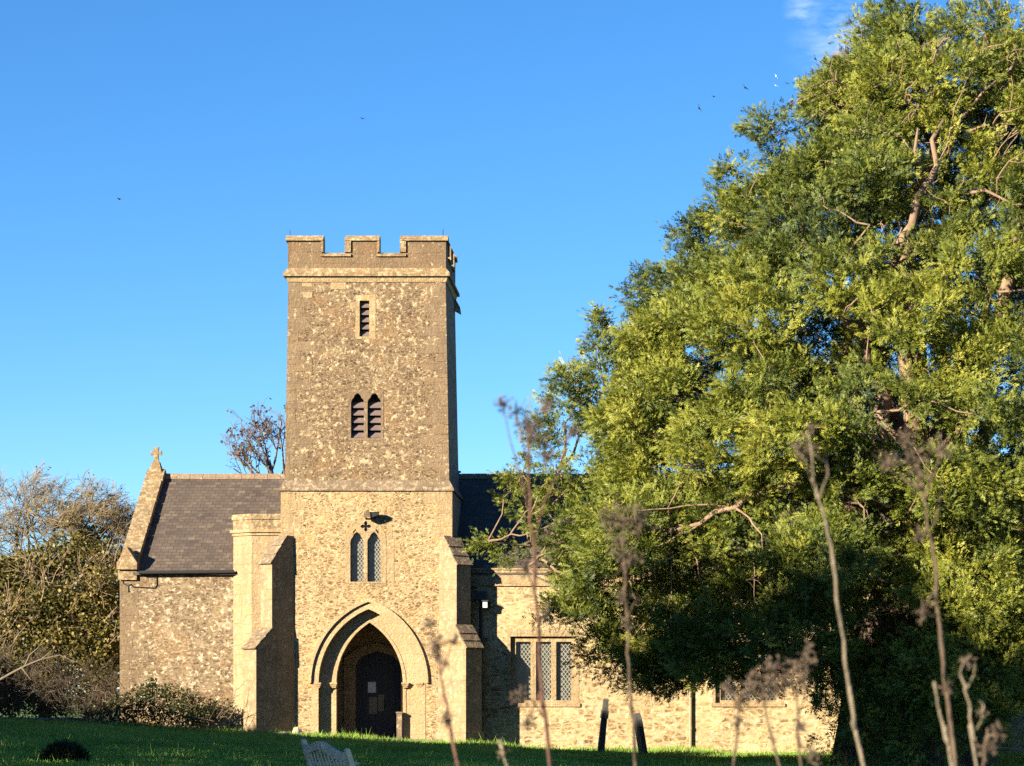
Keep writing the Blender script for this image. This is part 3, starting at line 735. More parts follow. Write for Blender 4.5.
# chancel and nave
GX0, GX1 = fx(120, YC), fx(120, YC) + .55
YR = 90.7; ZR = fz(476, YR); ZE_ = fz(572, YC)
ch = MB(); ch.add([(GX0, YC, ZB), (TX0 + .2, YC, ZB), (TX0 + .2, YC, ZE_), (GX0, YC, ZE_)], [(0, 1, 2, 3)])
ch.add([(GX0, YC, ZB), (GX0, 2 * YR - YC, ZB), (GX0, 2 * YR - YC, ZE_), (GX0, YR, ZR), (GX0, YC, ZE_)], [(0, 1, 2, 3, 4)])
ch.build('chancel_wall', M['chancel'], church)
q = MB(); quoins(q, lambda z: GX0, lambda z: YC, ZB + .3, ZE_ - .1, -1); q.build('quoins', M['quoin'], church)
NX1 = 17.0
ZNP, ZNS = fz(568, YN), fz(586, YN)
nwin = []
for p0, p1 in ((510.5, 576), (715.5, 781), (905, 970)):
    nwin.append((fx(p0, YN), fx(p1, YN), fz(703, YN), fz(636.5, YN)))
nv = MB(); nv.plate(rect(TX1 - .1, NX1, ZB, ZNS), [rect(*w) for w in nwin], YN, .3, sides=False)
nv.add([(NX1, YN, ZB), (NX1, 2 * YR - YN, ZB), (NX1, 2 * YR - YN, ZNS), (NX1, YR, ZR), (NX1, YN, ZNS)], [(0, 1, 2, 3, 4)])
nv.add([(GX0, 2 * YR - YC, ZB), (NX1, 2 * YR - YC, ZB), (NX1, 2 * YR - YC, ZE_), (GX0, 2 * YR - YC, ZE_)], [(0, 1, 2, 3)])
nv.build('nave_wall', M['nave'], church)
pn = MB()
pn.box(TX1 - .1, NX1 + .02, YN + .03, YN + .36, ZNS + .07, ZNP - .06); pn.box(TX1 - .1, NX1 + .04, YN - .07, YN + .36, ZNS, ZNS + .068); pn.box(TX1 - .1, NX1 + .04, YN - .01, YN + .4, ZNP - .058, ZNP)
pn.build('nave_parapet', M['ashlar'], church)
for i, (x0, x1, z0, z1) in enumerate(nwin):
    wm = MB(); s = (x1 - x0) / 65.5
    lights = [(x0 + 5.2 * s, x0 + 20 * s), (x0 + 25.2 * s, x0 + 40.3 * s), (x0 + 45.5 * s, x0 + 60.6 * s)]
    wm.plate(rect(x0 - .004, x1 + .004, z0 - .004, z1 + .004), [rect(a, b_, z0 + .09, z1 - .17) for a, b_ in lights], YN + .13, .2, sides=False)
    wm.box(x0 - .1, x1 + .1, YN - .012, YN + .1, z1 + .004, z1 + .22)
    wm.box(x0 - .1, x0 - .002, YN - .01, YN + .2, z0 - .0, z1); wm.box(x1 + .002, x1 + .1, YN - .01, YN + .2, z0, z1)
    wm.box(x0 - .14, x1 + .14, YN - .05, YN + .2, z0 - .12, z0 - .006)
    win = wm.build('mullioned_window', M['ashlar'], church)
    for a, b_ in lights:
        g = MB(); g.box(a - .02, b_ + .02, YN + .27, YN + .275, z0 + .07, z1 - .15); g.build('pane', M['glass_d'], win)
# roof
rf = MB()
def slope(y): return ZE_ + .06 + (ZR - ZE_ - .06) * (y - YC) / (YR - YC)
for sy in (1, -1):
    fy = lambda y: y if sy == 1 else 2 * YR - y
    ye = YC - .14
    rf.hull8([(GX1 - .1, fy(ye), slope(ye) - .06), (NX1 - .2, fy(ye), slope(ye) - .06), (NX1 - .2, fy(YR), ZR - .06), (GX1 - .1, fy(YR), ZR - .06)],
             [(GX1 - .1, fy(ye), slope(ye)), (NX1 - .2, fy(ye), slope(ye)), (NX1 - .2, fy(YR), ZR), (GX1 - .1, fy(YR), ZR)])
roof = rf.build('roof', M['slate'], church)
rg = MB()
x = GX1
while x < NX1 - .3:
    rg.prism([(x + .005, YR - .2, ZR - .12), (x + .005, YR - .17, ZR - .07), (x + .005, YR - .03, ZR + .075 + random.uniform(0, .012)), (x + .005, YR + .03, ZR + .075), (x + .005, YR + .17, ZR - .07), (x + .005, YR + .2, ZR - .12)], (.44, 0, 0)); x += .45
rg.build('ridge_tiles', M['ridge'], roof)
rv = MB(); rv.tube([P(457.5, 478, YR), P(457.5, 473, YR), P(457.5, 472.5, YR), P(457.5, 471, YR)], [.07, .07, .14, .12], 8); rv.build('roof_vent', M['iron'], roof)
# gable coping, kneeler, cross
gc = MB()
ang = math.atan2(ZR - ZE_, YR - YC); N_ = 9
for sy in (1, -1):
    for i in range(N_):
        t0, t1 = i / N_, (i + 1) / N_ - .012
        ya, yb = YC - .1 + (YR - YC + .1) * t0, YC - .1 + (YR - YC + .1) * t1
        za, zb_ = slope(ya), slope(yb); j = random.uniform(-.015, .015)
        if sy == -1: ya, yb = 2 * YR - ya, 2 * YR - yb
        gc.hull8([(GX0 - .05, ya, za - .25), (GX1 + .02, ya, za - .25), (GX1 + .02, yb, zb_ - .25), (GX0 - .05, yb, zb_ - .25)],
                 [(GX0 - .05, ya, za + .26 + j), (GX1 + .02 + j, ya, za + .27 + j), (GX1 + .02 + j, yb, zb_ + .27 + j), (GX0 - .05, yb, zb_ + .26 + j)])
gcp = gc.build('gable_coping', M['coping'], church)
kn = MB(); kx0, kx1 = GX0 - .07, GX1 + .05; kz = fz(566, YC)
kn.box(kx0, kx1, YC - .22, YC + .25, kz - .12, kz + .1)
kn.prism([(kx0, YC - .225, kz + .101), (kx1, YC - .225, kz + .101), ((kx0 + kx1) / 2, YC - .225, kz + .62)], (0, .7, 0))
kn.build('kneeler', M['coping'], gcp)
cr = MB(); gx = (GX0 + GX1) / 2 - .02; g0 = ZR + .3
cr.hull8([(gx - .26, YR - .3, g0 - .3), (gx + .26, YR - .3, g0 - .3), (gx + .26, YR + .3, g0 - .3), (gx - .26, YR + .3, g0 - .3)],
         [(gx - .12, YR - .13, g0 + .18), (gx + .12, YR - .13, g0 + .18), (gx + .12, YR + .13, g0 + .18), (gx - .12, YR + .13, g0 + .18)])
def flare(p0, p1, w0, w1, d):
    p0, p1 = Vector(p0), Vector(p1); ax = (p1 - p0).normalized(); s = Vector((ax.z, 0, -ax.x)); y = Vector((0, d, 0))
    cr.hull8([p0 - s * w0 - y, p0 + s * w0 - y, p0 + s * w0 + y, p0 - s * w0 + y], [p1 - s * w1 - y, p1 + s * w1 - y, p1 + s * w1 + y, p1 - s * w1 + y])
zc = g0 + .50
flare((gx, YR, g0 + .181), (gx, YR, zc - .05), .09, .065, .07); flare((gx, YR, zc + .05), (gx, YR, zc + .20), .055, .10, .07)
flare((gx - .05, YR, zc), (gx - .19, YR, zc), .05, .075, .07); flare((gx + .05, YR, zc), (gx + .19, YR, zc), .05, .075, .07); cr.box(gx - .066, gx + .066, YR - .08, YR + .08, zc - .066, zc + .066)
cr.build('gable_cross', M['coping'], church)
# gutter and pipes
gt = MB(); gt.tube([P(139, 572.5, YC - .2), P(234, 571.5, YC - .2)], .06, 8); gt.build('gutter', M['iron'], church)
pp = MB(); hx = fx(481, YN)
pp.box(hx - .24, hx + .2, YN - .3, YN - .02, fz(600, YN), fz(591.5, YN)); pp.tube([(hx, YN - .1, fz(600, YN)), (hx, YN - .1, -.3)], .055, 8)
for z in (3.2, 1.6): pp.tube([(hx, YN - .1, z), (hx, YN - .1, z + .1)], .075, 8)
pp.build('downpipe', M['iron'], church)
pp = MB(); hx = fx(690.5, YN)  # pipe added to give the dark shadow stripe on the nave wall
pp.tube([(hx, YN - .09, ZNS - .1), (hx, YN - .09, -.5)], .05, 8)
for z in (3.4, 1.7, .4): pp.tube([(hx, YN - .09, z), (hx, YN - .09, z + .1)], .065, 8)
pp.build('downpipe', plain('added_shadow_pipe', (.30,.24,.15), .7), church)
cb = MB(); cb.tube([P(121, 575, YC - .02), P(123, 583, YC - .02), P(128, 586, YC - .02), P(131, 584, YC - .02), P(133, 587, YC - .02), P(155, 588, YC - .02), P(157, 585, YC - .02), P(156.5, 574, YC - .02)], .018, 5)
cb.tube([P(128, 586, YC - .02), P(128, 592, YC - .03)], .02, 5)
cb.build('cable', M['iron'], church)

# fittings on the church that are things of their own
t = thing('floodlight', P(368, 518, YT - .02), 'dark floodlight on its bracket above the traceried window', 'floodlight')
b = MB(); b.tube([P(366, 519, YT), P(366, 516, YT - .18), P(368, 514, YT - .26)], .03, 6); b.build('bracket', M['iron'], t)
b = MB(); b.hull8([P(364.5, 518, YT - .2), P(370.5, 516.5, YT - .2), P(370.5, 516.5, YT - .4), P(364.5, 518, YT - .4)], [P(363.5, 511, YT - .15), P(369, 509.5, YT - .15), P(369, 509.5, YT - .45), P(363.5, 511, YT - .45)]); b.build('housing', M['offset'], t)
b = MB(); b.hull8([P(370, 518, YT - .2), P(379, 514.6, YT - .2), P(379, 514.6, YT - .36), P(370, 518, YT - .36)], [P(369.5, 512, YT - .15), P(379.5, 511.5, YT - .2), P(379.5, 511.5, YT - .38), P(369.5, 512, YT - .38)]); b.build('hood', M['iron'], t)
t = thing('wall_lamp', P(486, 609, YN), 'small white lamp beside the dark downpipe by the right-hand buttress', 'lamp')
b = MB(); b.box(fx(483.5, YN), fx(488, YN), YN - .42, YN - .22, fz(608, YN), fz(602, YN)); b.build('housing', M['white_lamp'], t)
b = MB(); b.box(fx(483, YN), fx(492.5, YN), YN - .3, YN, fz(606, YN), fz(602.6, YN) + .01); b.box(fx(482.5, YN), fx(489, YN), YN - .46, YN - .18, fz(601.9, YN), fz(600.6, YN)); b.build('bracket', M['iron'], t)
def sheet(name, p0, p1, q0, q1, y, mat, label):
    b = MB(); x0, x1, z0, z1 = fx(p0, YP), fx(p1, YP), fz(q1, YP), fz(q0, YP); o = Vector(((x0 + x1) / 2, y, z0))
    b.box(x0, x1, y - .004, y, z0, z1); return tag(b.build(name, mat, None, o), label, 'notice')
sheet('notice', 367.3, 375.3, 682, 692.5, YP + .195, M['paper'], 'white paper notice pinned highest on the dark inner door')
sheet('notice', 368.3, 376.6, 697, 714, YP + .195, M['beige_paper'], 'tall buff notice under the white paper on the dark door')
sheet('notice', 377.6, 383.4, 694.5, 711, YP + .195, M['beige_paper'], 'narrow buff notice to the right of the tall buff one on the dark door')
b = MB(); o = P(400, 744, YT + .25); x0, x1 = fx(397, YT + .25), fx(402.2, YT + .25)
b.box(x0, x1, YT + .1, YT + .25, -.35, fz(713.5, YT)); b.box(x0 - .02, x1 + .02, YT + .08, YT + .27, fz(713.5, YT) + .001, fz(711.8, YT))
tag(b.build('stone_post', M['offset'], None, o), 'short pale squared post standing inside the right jamb of the doorway', 'post')

# ------------------------------------------------------------------ trees and bushes
def nz3(p, s=1.): return mnoise.noise((p[0] * s, p[1] * s, p[2] * s))

def yew():
    ax, ay = 8.3, 72.0
    zg = float(gz(7.3, 70))
    root = thing('yew_tree', (7.3, 70.5, zg), 'huge old yew with dense sunlit green crown beside the nave', 'tree')
    zt = [1.2, 2.0, 3.2, 5.0, 7.0, 8.6, 10.2, 11.6, 12.8, 14.3, 15.6, 17.0, 18.4, 19.4, 20.2]
    rt = [8.4, 9.2, 9.4, 9.9, 10.1, 9.8, 9.2, 8.2, 7.2, 6.1, 5.2, 4.3, 3.4, 2.4, 1.0]
    rad = lambda z: float(np.interp(z, zt, rt))
    pads = []      # centre, radius, outward dir
    def pos(th, z, r):
        d = r * rad(z); return np.array([ax + d * math.cos(th), ay + .80 * d * math.sin(th), z])
    boughs = []; tries = 0
    while len(boughs) < 170 and tries < 8000:
        tries += 1
        z = random.uniform(1.9, 19.2); th = random.uniform(-math.pi, math.pi)
        if math.sin(th) > .3 and random.random() < .35: continue
        if random.random() > (.35 + .65 * rad(z) / 10): continue
        big = random.uniform(.62, 1.2) * (1.0 if z < 15 else .72)
        r = (1 - 1.25 * big / max(rad(z), 2.2)) * random.uniform(.86, 1.08)
        p = pos(th, z, r)
        if p[0] > -2.2 and p[0] < 4.9 and z < 3.0 and th < 0: continue
        if any(np.sum(((p - q[0]) * np.array([1, 1, 1.25])) ** 2) < (1.44 * (big + q[1])) ** 2 for q in boughs): continue
        boughs.append((p, big, th))
    for p0, big, th in boughs:
        o = np.array([math.cos(th), .8 * math.sin(th), 0.]); on = o / np.linalg.norm(o); sd = np.array([-on[1], on[0], 0])
        face = unit((on + np.array([0, 0, .45]))[None])[0]; mine = []
        droop = random.uniform(.12, .5)
        for _ in range(260):
            u = unit(rng.normal(0, 1, (1, 3)))[0]
            if u @ face < random.uniform(-.45, .1): continue
            k_ = 1 + .38 * mnoise.noise((u[0] * 1.6 + p0[0], u[1] * 1.6, u[2] * 1.6 + p0[2]))
            l = np.array([u @ on * 1.6, u @ sd * 1.45, u[2] * .92]) * big * k_
            p = p0 + on * l[0] + sd * l[1] + np.array([0, 0, l[2] - droop * max(l[0], -.4)])
            pr = random.uniform(.32, .62) * min(1, .55 + .45 * big)
            if p[2] < 1.9 and -1.5 < p[0] < 4.9: continue
            if any(np.sum((p - q[0]) ** 2) < (.60 * (pr + q[1])) ** 2 for q in mine): continue
            mine.append((p, pr, unit((on * .8 + (u @ sd) * sd * .7)[None])[0]))
        pads += mine
    n_in = 0
    while n_in < 110:
        z = random.uniform(2.5, 18); th = random.uniform(-math.pi, math.pi); p = pos(th, z, random.uniform(.25, .6))
        pads.append((p, random.uniform(.6, .95), np.array([math.cos(th), .8 * math.sin(th), 0.]))); n_in += 1
    # the dark leading tops, the low outlying boughs and the curtain down to the ground round the trunk
    for px, py, Y, pr in ((893, 14, 74, .75), (872, 30, 74, .7), (912, 28, 74, .8), (880, 52, 74, .8), (905, 60, 74.5, .9), (870, 78, 74, .8), (940, 45, 73, .9), (962, 24, 72, .8), (985, 20, 71.5, .9), (1015, 30, 71, .9), (850, 96, 73, .7),
                          (522, 480, 73, .55), (545, 455, 73, .6), (512, 500, 73, .35), (558, 480, 72, .6), (548, 520, 72, .5), (500, 546, 73, .3), (520, 560, 73, .45), (485, 545, 73, .28), (560, 545, 72, .5), (575, 575, 72, .4), (585, 600, 72, .45), (600, 640, 72, .5), (620, 665, 71, .55), (645, 668, 71, .6), (640, 640, 71, .7), (610, 610, 71.5, .5), (668, 650, 71, .6), (590, 660, 72.5, .35),
                          (605, 345, 73, .5), (590, 385, 73, .55), (575, 375, 73, .35), (600, 322, 73, .3), (635, 350, 73, .6), (560, 400, 73, .6), (575, 430, 73, .7), (540, 430, 73, .5), (600, 420, 73, .7), (560, 500, 72.5, .6), (590, 470, 72.5, .7), (585, 520, 72, .6), (530, 505, 73, .45), (610, 500, 72, .7), (600, 560, 72, .6), (575, 545, 72, .5), (630, 540, 71.5, .7), (625, 460, 72, .7), (640, 400, 72.5, .7), (655, 340, 73, .6), (680, 280, 73, .6), (640, 295, 73, .45), (655, 280, 73, .4), (690, 235, 73, .5), (702, 225, 73, .4), (735, 170, 73, .5), (760, 125, 73.5, .5), (780, 128, 73.5, .6)):
        p = np.array(P(px, py, Y)); o = np.array([-.8, -.5, 0.]); pads.append((p, pr, o))
    for px, py in ((850, 735), (862, 700), (880, 742), (900, 705), (925, 738), (945, 700), (970, 735), (985, 705), (838, 680), (1000, 675), (910, 670), (870, 660), (950, 660), (1010, 660), (780, 665), (750, 672), (720, 665), (700, 655), (815, 670), (800, 640), (760, 640)):
        p = np.array(P(px, py, random.uniform(65.5, 68.5))); pads.append((p, .9, np.array([0, -1., 0])))
    for _ in range(46):
        px, py = random.uniform(600, 1010), random.uniform(480, 600); p = np.array(P(px, py, random.uniform(66.5, 69.5) + max(0, 700 - px) * .035)); pads.append((p, random.uniform(.4, .75), np.array([-.35, -.9, 0.])))
    spires = set()
    for px, py, h_ in ((600, 316, 60), (628, 338, 50), (645, 276, 55), (660, 272, 50), (688, 226, 45), (704, 214, 50), (722, 172, 40), (765, 118, 40), (893, 6, 60), (915, 10, 50), (872, 18, 50), (965, 14, 40), (590, 372, 40), (562, 372, 30), (735, 200, 40), (815, 95, 40), (835, 78, 40), (855, 62, 40), (1005, 18, 40)):
        Y_ = random.uniform(72, 74.5); n_ = max(3, int(h_ / 11))
        for i_ in range(n_):
            t_ = i_ / (n_ - 1); spires.add(len(pads))
            pads.append((np.array(P(px + random.uniform(-3, 3) * t_ + 4 * t_, py + h_ * t_, Y_)), .14 + .34 * t_, np.array([-.5, -.5, 0.])))
    STEMS = (([(893, 262), (903, 238), (912, 225), (918, 196), (930, 180), (937, 165), (932, 140), (945, 118)], .15), ([(918, 196), (921, 170), (915, 150), (918, 128)], .09), ([(937, 165), (950, 150), (960, 120), (985, 90), (1010, 70)], .07), ([(940, 215), (960, 195), (985, 190), (1015, 205)], .08), ([(840, 290), (850, 250), (870, 225)], .06), ([(955, 300), (975, 280), (1000, 292), (1024, 290)], .07),
                    ([(830, 470), (800, 484), (768, 494), (748, 497), (735, 508), (715, 512), (700, 524), (672, 530), (650, 528)], .12), ([(880, 470), (886, 440), (875, 412), (880, 395)], .10), ([(850, 400), (862, 415), (880, 440)], .06), ([(595, 543), (560, 544), (530, 546), (505, 543), (488, 541)], .045), ([(545, 545), (535, 556), (528, 566)], .02), ([(560, 470), (545, 500), (530, 515)], .03), ([(820, 160), (840, 130), (850, 105)], .05), ([(870, 140), (890, 110), (930, 95), (960, 80)], .05))
    def faceY(x_, y_):
        if x_ < 600: return 72.3
        z_ = fz(y_, 69); X_ = fx(x_, 69); q_ = rad(z_) ** 2 - (X_ - ax) ** 2
        return ay - .8 * math.sqrt(max(q_, 0)) + .05
    dense = np.array([tuple(P(*(np.array(p_[i]) * (1 - t) + np.array(p_[i + 1]) * t), faceY(*(np.array(p_[i]) * (1 - t) + np.array(p_[i + 1]) * t)))) for p_, r_ in STEMS if r_ > .055 and p_[0][0] > 640 for i in range(len(p_) - 1) for t in (0, .33, .66)])
    def hides(p, pr):
        d_ = p - dense; return bool(np.any((np.hypot(d_[:, 0] - .0, d_[:, 2]) < .12 + .42 * pr) & (d_[:, 1] < .25 + pr)))
    pads = [q_ if not hides(q_[0], q_[1]) else None for q_ in pads]
    spires = {i for i in range(len(pads)) if i in spires and pads[i] is not None}
    idx_ = [i for i, q_ in enumerate(pads) if q_ is not None]; spires = {n for n, i in enumerate(idx_) if i in spires}; pads = [pads[i] for i in idx_]
    # leaves
    cs, ds, ns, Ls, ts = [], [], [], [], []
    for ip, (p, pr, o) in enumerate(pads):
        on = o / np.linalg.norm(o); face = unit((on + np.array([0, 0, .5]))[None])[0]
        m = int(27 * pr ** 2) + 6
        tu_ = unit(rng.normal(0, 1, (m * 3, 3))); tu_ = tu_[(tu_ @ face) > rng.uniform(-.8, .3, m * 3)][:m]; m = len(tu_)
        tcn = tu_ * np.array([1.05, 1.05, .7]) * pr * rng.uniform(.7, 1.12, (m, 1))
        tcn[:, 2] -= .25 * np.maximum(tcn @ on, 0) ** 1.3
        trd = rng.uniform(.17, .34, m); q_ = 20; n = m * q_
        ti = np.repeat(np.arange(m), q_)
        td = unit(tu_ * .65 + on * .4 + np.stack([rng.normal(0, .35, m), rng.normal(0, .35, m), rng.uniform(-.35, .6, m)], 1))
        u = unit(rng.normal(0, 1, (n, 3))) * rng.random((n, 1)) ** .5
        c = p + tcn[ti] + (u * .62 + td[ti] * rng.uniform(-.8, 1.1, (n, 1))) * trd[ti][:, None]
        d = unit(td[ti] + u * .55 + rng.normal(0, .22, (n, 3)))
        nn = unit(u * .4 + face * .8 + tu_[ti] * .3 + rng.normal(0, .3, (n, 3)))
        nk = int(34 * pr ** 2) + 6                        # larger core leaves closing the pad, tint darkened as inner shade
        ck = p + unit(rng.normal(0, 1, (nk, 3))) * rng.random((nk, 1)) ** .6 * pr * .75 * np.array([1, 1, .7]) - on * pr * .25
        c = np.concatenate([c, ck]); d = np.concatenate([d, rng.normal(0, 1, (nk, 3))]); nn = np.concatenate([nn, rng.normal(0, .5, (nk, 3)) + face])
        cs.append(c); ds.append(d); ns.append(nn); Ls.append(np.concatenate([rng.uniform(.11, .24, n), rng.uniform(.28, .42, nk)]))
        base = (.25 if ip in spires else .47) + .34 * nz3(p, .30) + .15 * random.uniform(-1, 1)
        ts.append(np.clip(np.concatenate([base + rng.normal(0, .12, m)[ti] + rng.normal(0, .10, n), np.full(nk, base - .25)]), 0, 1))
    c = np.concatenate(cs); d = np.concatenate(ds); n = np.concatenate(ns); L = np.concatenate(Ls); tt = np.concatenate(ts)
    k = c[:, 2] > gz(c[:, 0], c[:, 1]) + .05
    mat = foliage('yew_needles', [(0, (.030,.050,.014)), (.35, (.100,.128,.020)), (.7, (.185,.200,.024)), (1, (.28,.27,.045))], .22, .55)
    print('yew sprays', k.sum(), 'pads', len(pads))
    leaf_mesh('crown', c[k], d[k], n[k], L[k], L[k] * .95, SPRAY_T, SPRAY_F, mat, root, tint=tt[k])
    # trunk: broad fluted bole
    tk = MB(); nseg = 40; rings = []
    bx, by = 7.27, 70.5
    for z, r in ((-.8, 2.25), (.2, 2.1), (1.2, 2.0), (2.4, 1.95), (3.6, 1.8), (5, 1.4), (6.5, 1.0), (8, .75)):
        rings.append([(bx + .06 * z + r * (1 + .07 * math.sin(7 * a + z * .3) + .05 * math.sin(13 * a)) * math.cos(a), by + r * .85 * (1 + .07 * math.sin(7 * a + z * .3)) * math.sin(a), z + zg) for a in np.linspace(0, 2 * math.pi, nseg, endpoint=False)])
    vs = [p for r_ in rings for p in r_]; fs = [(i * nseg + j, i * nseg + (j + 1) % nseg, (i + 1) * nseg + (j + 1) % nseg, (i + 1) * nseg + j) for i in range(len(rings) - 1) for j in range(nseg)]
    tk.add(vs, fs)
    tk.build('trunk', bark('yew_bark', (.10,.065,.045), (.05,.035,.027)), root, smooth=True)
    # limbs
    br = MB()
    def curve(p0, p1, r0, r1, sag=.0, wob=.25, n=7, sides=6):
        p0, p1 = Vector(p0), Vector(p1); L_ = (p1 - p0).length; pts = []
        o1 = Vector((random.uniform(-1, 1), random.uniform(-1, 1), random.uniform(-.6, 1))) * wob * L_ * .25
        for i in range(n):
            t = i / (n - 1); q_ = p0.lerp(p1, t) + o1 * math.sin(math.pi * t) + Vector((0, 0, sag * L_ * math.sin(math.pi * t)))
            if 0 < i < n - 1: q_ += Vector((random.uniform(-1, 1), random.uniform(-1, 1), random.uniform(-1, 1))) * .035 * L_
            pts.append(q_)
        br.tube(pts, [r0 + (r1 - r0) * i / (n - 1) for i in range(n)], sides); return pts
    nodes = []
    for px, py, Y, r0 in ((940, 130, 70, .26), (905, 235, 69, .3), (990, 120, 72, .24), (860, 150, 73, .2), (830, 260, 70, .22), (760, 300, 71, .2), (720, 390, 70, .2), (690, 527, 68.0, .22), (640, 430, 72, .18), (790, 460, 67, .2), (1000, 380, 67.5, .22), (880, 420, 67.5, .26), (1040, 250, 70, .22), (620, 560, 72, .14), (800, 180, 74, .2), (1000, 560, 67.5, .2), (1100, 400, 72, .25), (1120, 250, 74, .22), (900, 300, 78, .25), (1000, 400, 79, .25), (750, 420, 78, .2)):
        z0 = random.uniform(3.5, 7.5); st = Vector((bx + .06 * z0 + random.uniform(-.4, .4), by - .3, zg + z0)); nodes += curve(st, P(px, py, Y), r0 * 1.3, r0 * .28, .05, .5, 10, 8)
    # forked bare stems that show in the upper crown
    for path, r in STEMS:
        pts = [P(x_, y_, faceY(x_, y_) + 1.7 * (1 - i_ / (len(path) - 1)) ** 1.6 + (.45 if path[0][0] == 830 else 0)) for i_, (x_, y_) in enumerate(path)]
        br.tube(pts, [r * (1 - .65 * i_ / (len(pts) - 1)) for i_ in range(len(pts))], 7); nodes += pts
    NA = np.array([tuple(x_) for x_ in nodes]); used = np.zeros(len(NA))
    for p, pr, o in pads:
        i = np.argmin(np.sum((NA - p) ** 2, 1) + 2.5 * (NA[:, 2] > p[2] + .5) + used); used[i] += 7
        if np.sum((NA[i] - p) ** 2) > 12 or pr < .5 or random.random() < .25: continue
        tip = p + o * pr * .5
        curve(NA[i], tip, random.uniform(.025, .045), .01, .04, .5, 7, 5)
        for _ in range(2):
            a = Vector(p) + Vector(rng.normal(0, .35, 3)) * pr; d_ = Vector(o) * .7 + Vector(rng.normal(0, .6, 3)); d_.normalize()
            curve(a, a + d_ * pr * random.uniform(.7, 1.2), .02, .007, 0, .6, 5, 4)
    # bare weathered twigs where the foliage has died back
    cnt = 0
    while cnt < 230:
        z = random.uniform(4.5, 19); th = random.uniform(-math.pi * .98, .1)
        p = pos(th, z, random.uniform(.68, .86)); dens = 1 if (z > 12.5 and p[0] > 5) else .35
        if random.random() > dens: continue
        o = Vector((math.cos(th), .8 * math.sin(th), random.uniform(-.2, .9))); o += Vector(rng.normal(0, .6, 3)); o.normalize()
        L_ = random.uniform(.6, 1.7); r_ = random.uniform(.02, .045)
        pts = curve(p, Vector(p) + o * L_, r_, r_ * .3, 0, .9, 7, 5); cnt += 1
        for _ in range(2):
            i = random.randint(2, 5); d_ = (o + Vector(rng.normal(0, .8, 3))).normalized(); curve(pts[i], pts[i] + d_ * L_ * random.uniform(.3, .6), r_ * .5, .007, 0, .8, 5, 4)
    br.build('branches', bark('pale_yew_branch', (.27,.18,.12), (.13,.085,.06), 3.), root, smooth=True)
yew()

def grow(mb, p, d, L, r, depth, trop, spread=.6, nseg=5, ratio=.68, kids=(2, 4), tips=None, sides=None, rmin=.004):
    pts = [Vector(p)]; d = Vector(d).normalized()
    for i in range(nseg):
        d = (d + Vector(trop) * .10 + Vector((random.gauss(0, 1), random.gauss(0, 1), random.gauss(0, 1))) * .13).normalized()
        pts.append(pts[-1] + d * L / nseg)
    r1 = max(r * .5, rmin)
    mb.tube(pts, [max(r + (r1 - r) * i / nseg, rmin) for i in range(nseg + 1)], sides or (6 if depth > 2 else 4 if depth > 1 else 3), cap=False)
    if tips is not None and depth <= 1: tips += [(q_, d) for q_ in pts[1:]]
    if depth == 0: return
    for k in range(random.randint(*kids)):
        t = random.uniform(.35, 1); i = min(int(t * nseg), nseg)
        a = Vector((random.gauss(0, 1), random.gauss(0, 1), random.gauss(0, 1)))
        nd = (d + a * spread + Vector(trop) * .25).normalized()
        grow(mb, pts[i], nd, L * ratio * random.uniform(.75, 1.2), max(r1 * .85, rmin), depth - 1, trop, spread, nseg, ratio, kids, tips, sides, rmin)

def leaf_cloud(name, parent, blobs, dens, Lr, mat, asp=.6, tbase=.5, shell=.5):
    cs, ts, us = [], [], []
    for p, (a, b_, c_) in blobs:
        n = int(dens * (a * b_ + b_ * c_ + a * c_) * 2)
        u = unit(rng.normal(0, 1, (n, 3))) * (rng.random((n, 1)) ** shell)
        u *= 1 + .25 * rng.random((n, 1)) ** 3
        cs.append(np.array(p) + u * np.array([a, b_, c_])); us.append(u); ts.append(np.clip(tbase + .2 * nz3(p, .8) + rng.normal(0, .2, n), 0, 1))
    c = np.concatenate(cs); u = np.concatenate(us); tt = np.concatenate(ts); n = len(c)
    k = c[:, 2] > gz(c[:, 0], c[:, 1])
    c, u, tt = c[k], u[k], tt[k]; n = len(c)
    return leaf_mesh(name, c, unit(u + rng.normal(0, .9, (n, 3))), unit(u + rng.normal(0, .6, (n, 3)) + np.array([0, 0, .5])), rng.uniform(Lr[0], Lr[1], n), rng.uniform(Lr[0], Lr[1], n) * asp, LEAF_T, LEAF_F, mat, parent, tint=tt)

# bare windswept tree at the left
Yb = 97.0
t = thing('bare_tree', (fx(40, Yb), Yb, float(gz(fx(40, Yb), Yb))), 'leafless windswept tree rising over the ivy thicket left of the chancel', 'tree')
mb = MB(); random.seed(21)
base = P(45, 700, Yb)
mb.tube([base - Vector((0, 0, 1)), P(46, 640, Yb), P(40, 590, Yb), P(45, 560, Yb)], [.28, .22, .18, .15], 8)
mb.build('trunk', bark('grey_bark', (.30,.24,.17), (.17,.135,.10)), t, smooth=True)
mb = MB(); tips = []
for px, py, dx, dz, L in ((45, 565, -.5, 1, 2.6), (40, 590, -.9, .8, 2.6), (45, 560, .25, 1, 2.4), (46, 575, .8, .8, 2.4), (44, 600, -1, .4, 2.4), (60, 560, .6, .9, 2.2), (20, 560, -.3, 1, 2.2), (75, 565, .8, .7, 2.0), (0, 575, -.3, 1, 2.2), (90, 570, .3, 1, 1.8), (100, 575, .5, .9, 1.8), (30, 575, .1, 1, 2.2), (70, 555, .1, 1, 2.0)):
    grow(mb, P(px, py, Yb + random.uniform(-1, 1)), (dx, random.uniform(-.4, .4), dz), L * .95, .06, 4, (.40, 0, .05), .62, 5, .68, (4, 5), tips, None, .007)
mb.build('branches', bark('golden_twig', (.26,.20,.115), (.17,.13,.075)), t)
pts = np.array([tuple(q_) for q_, _ in tips]); sel = rng.random(len(pts)) < .04
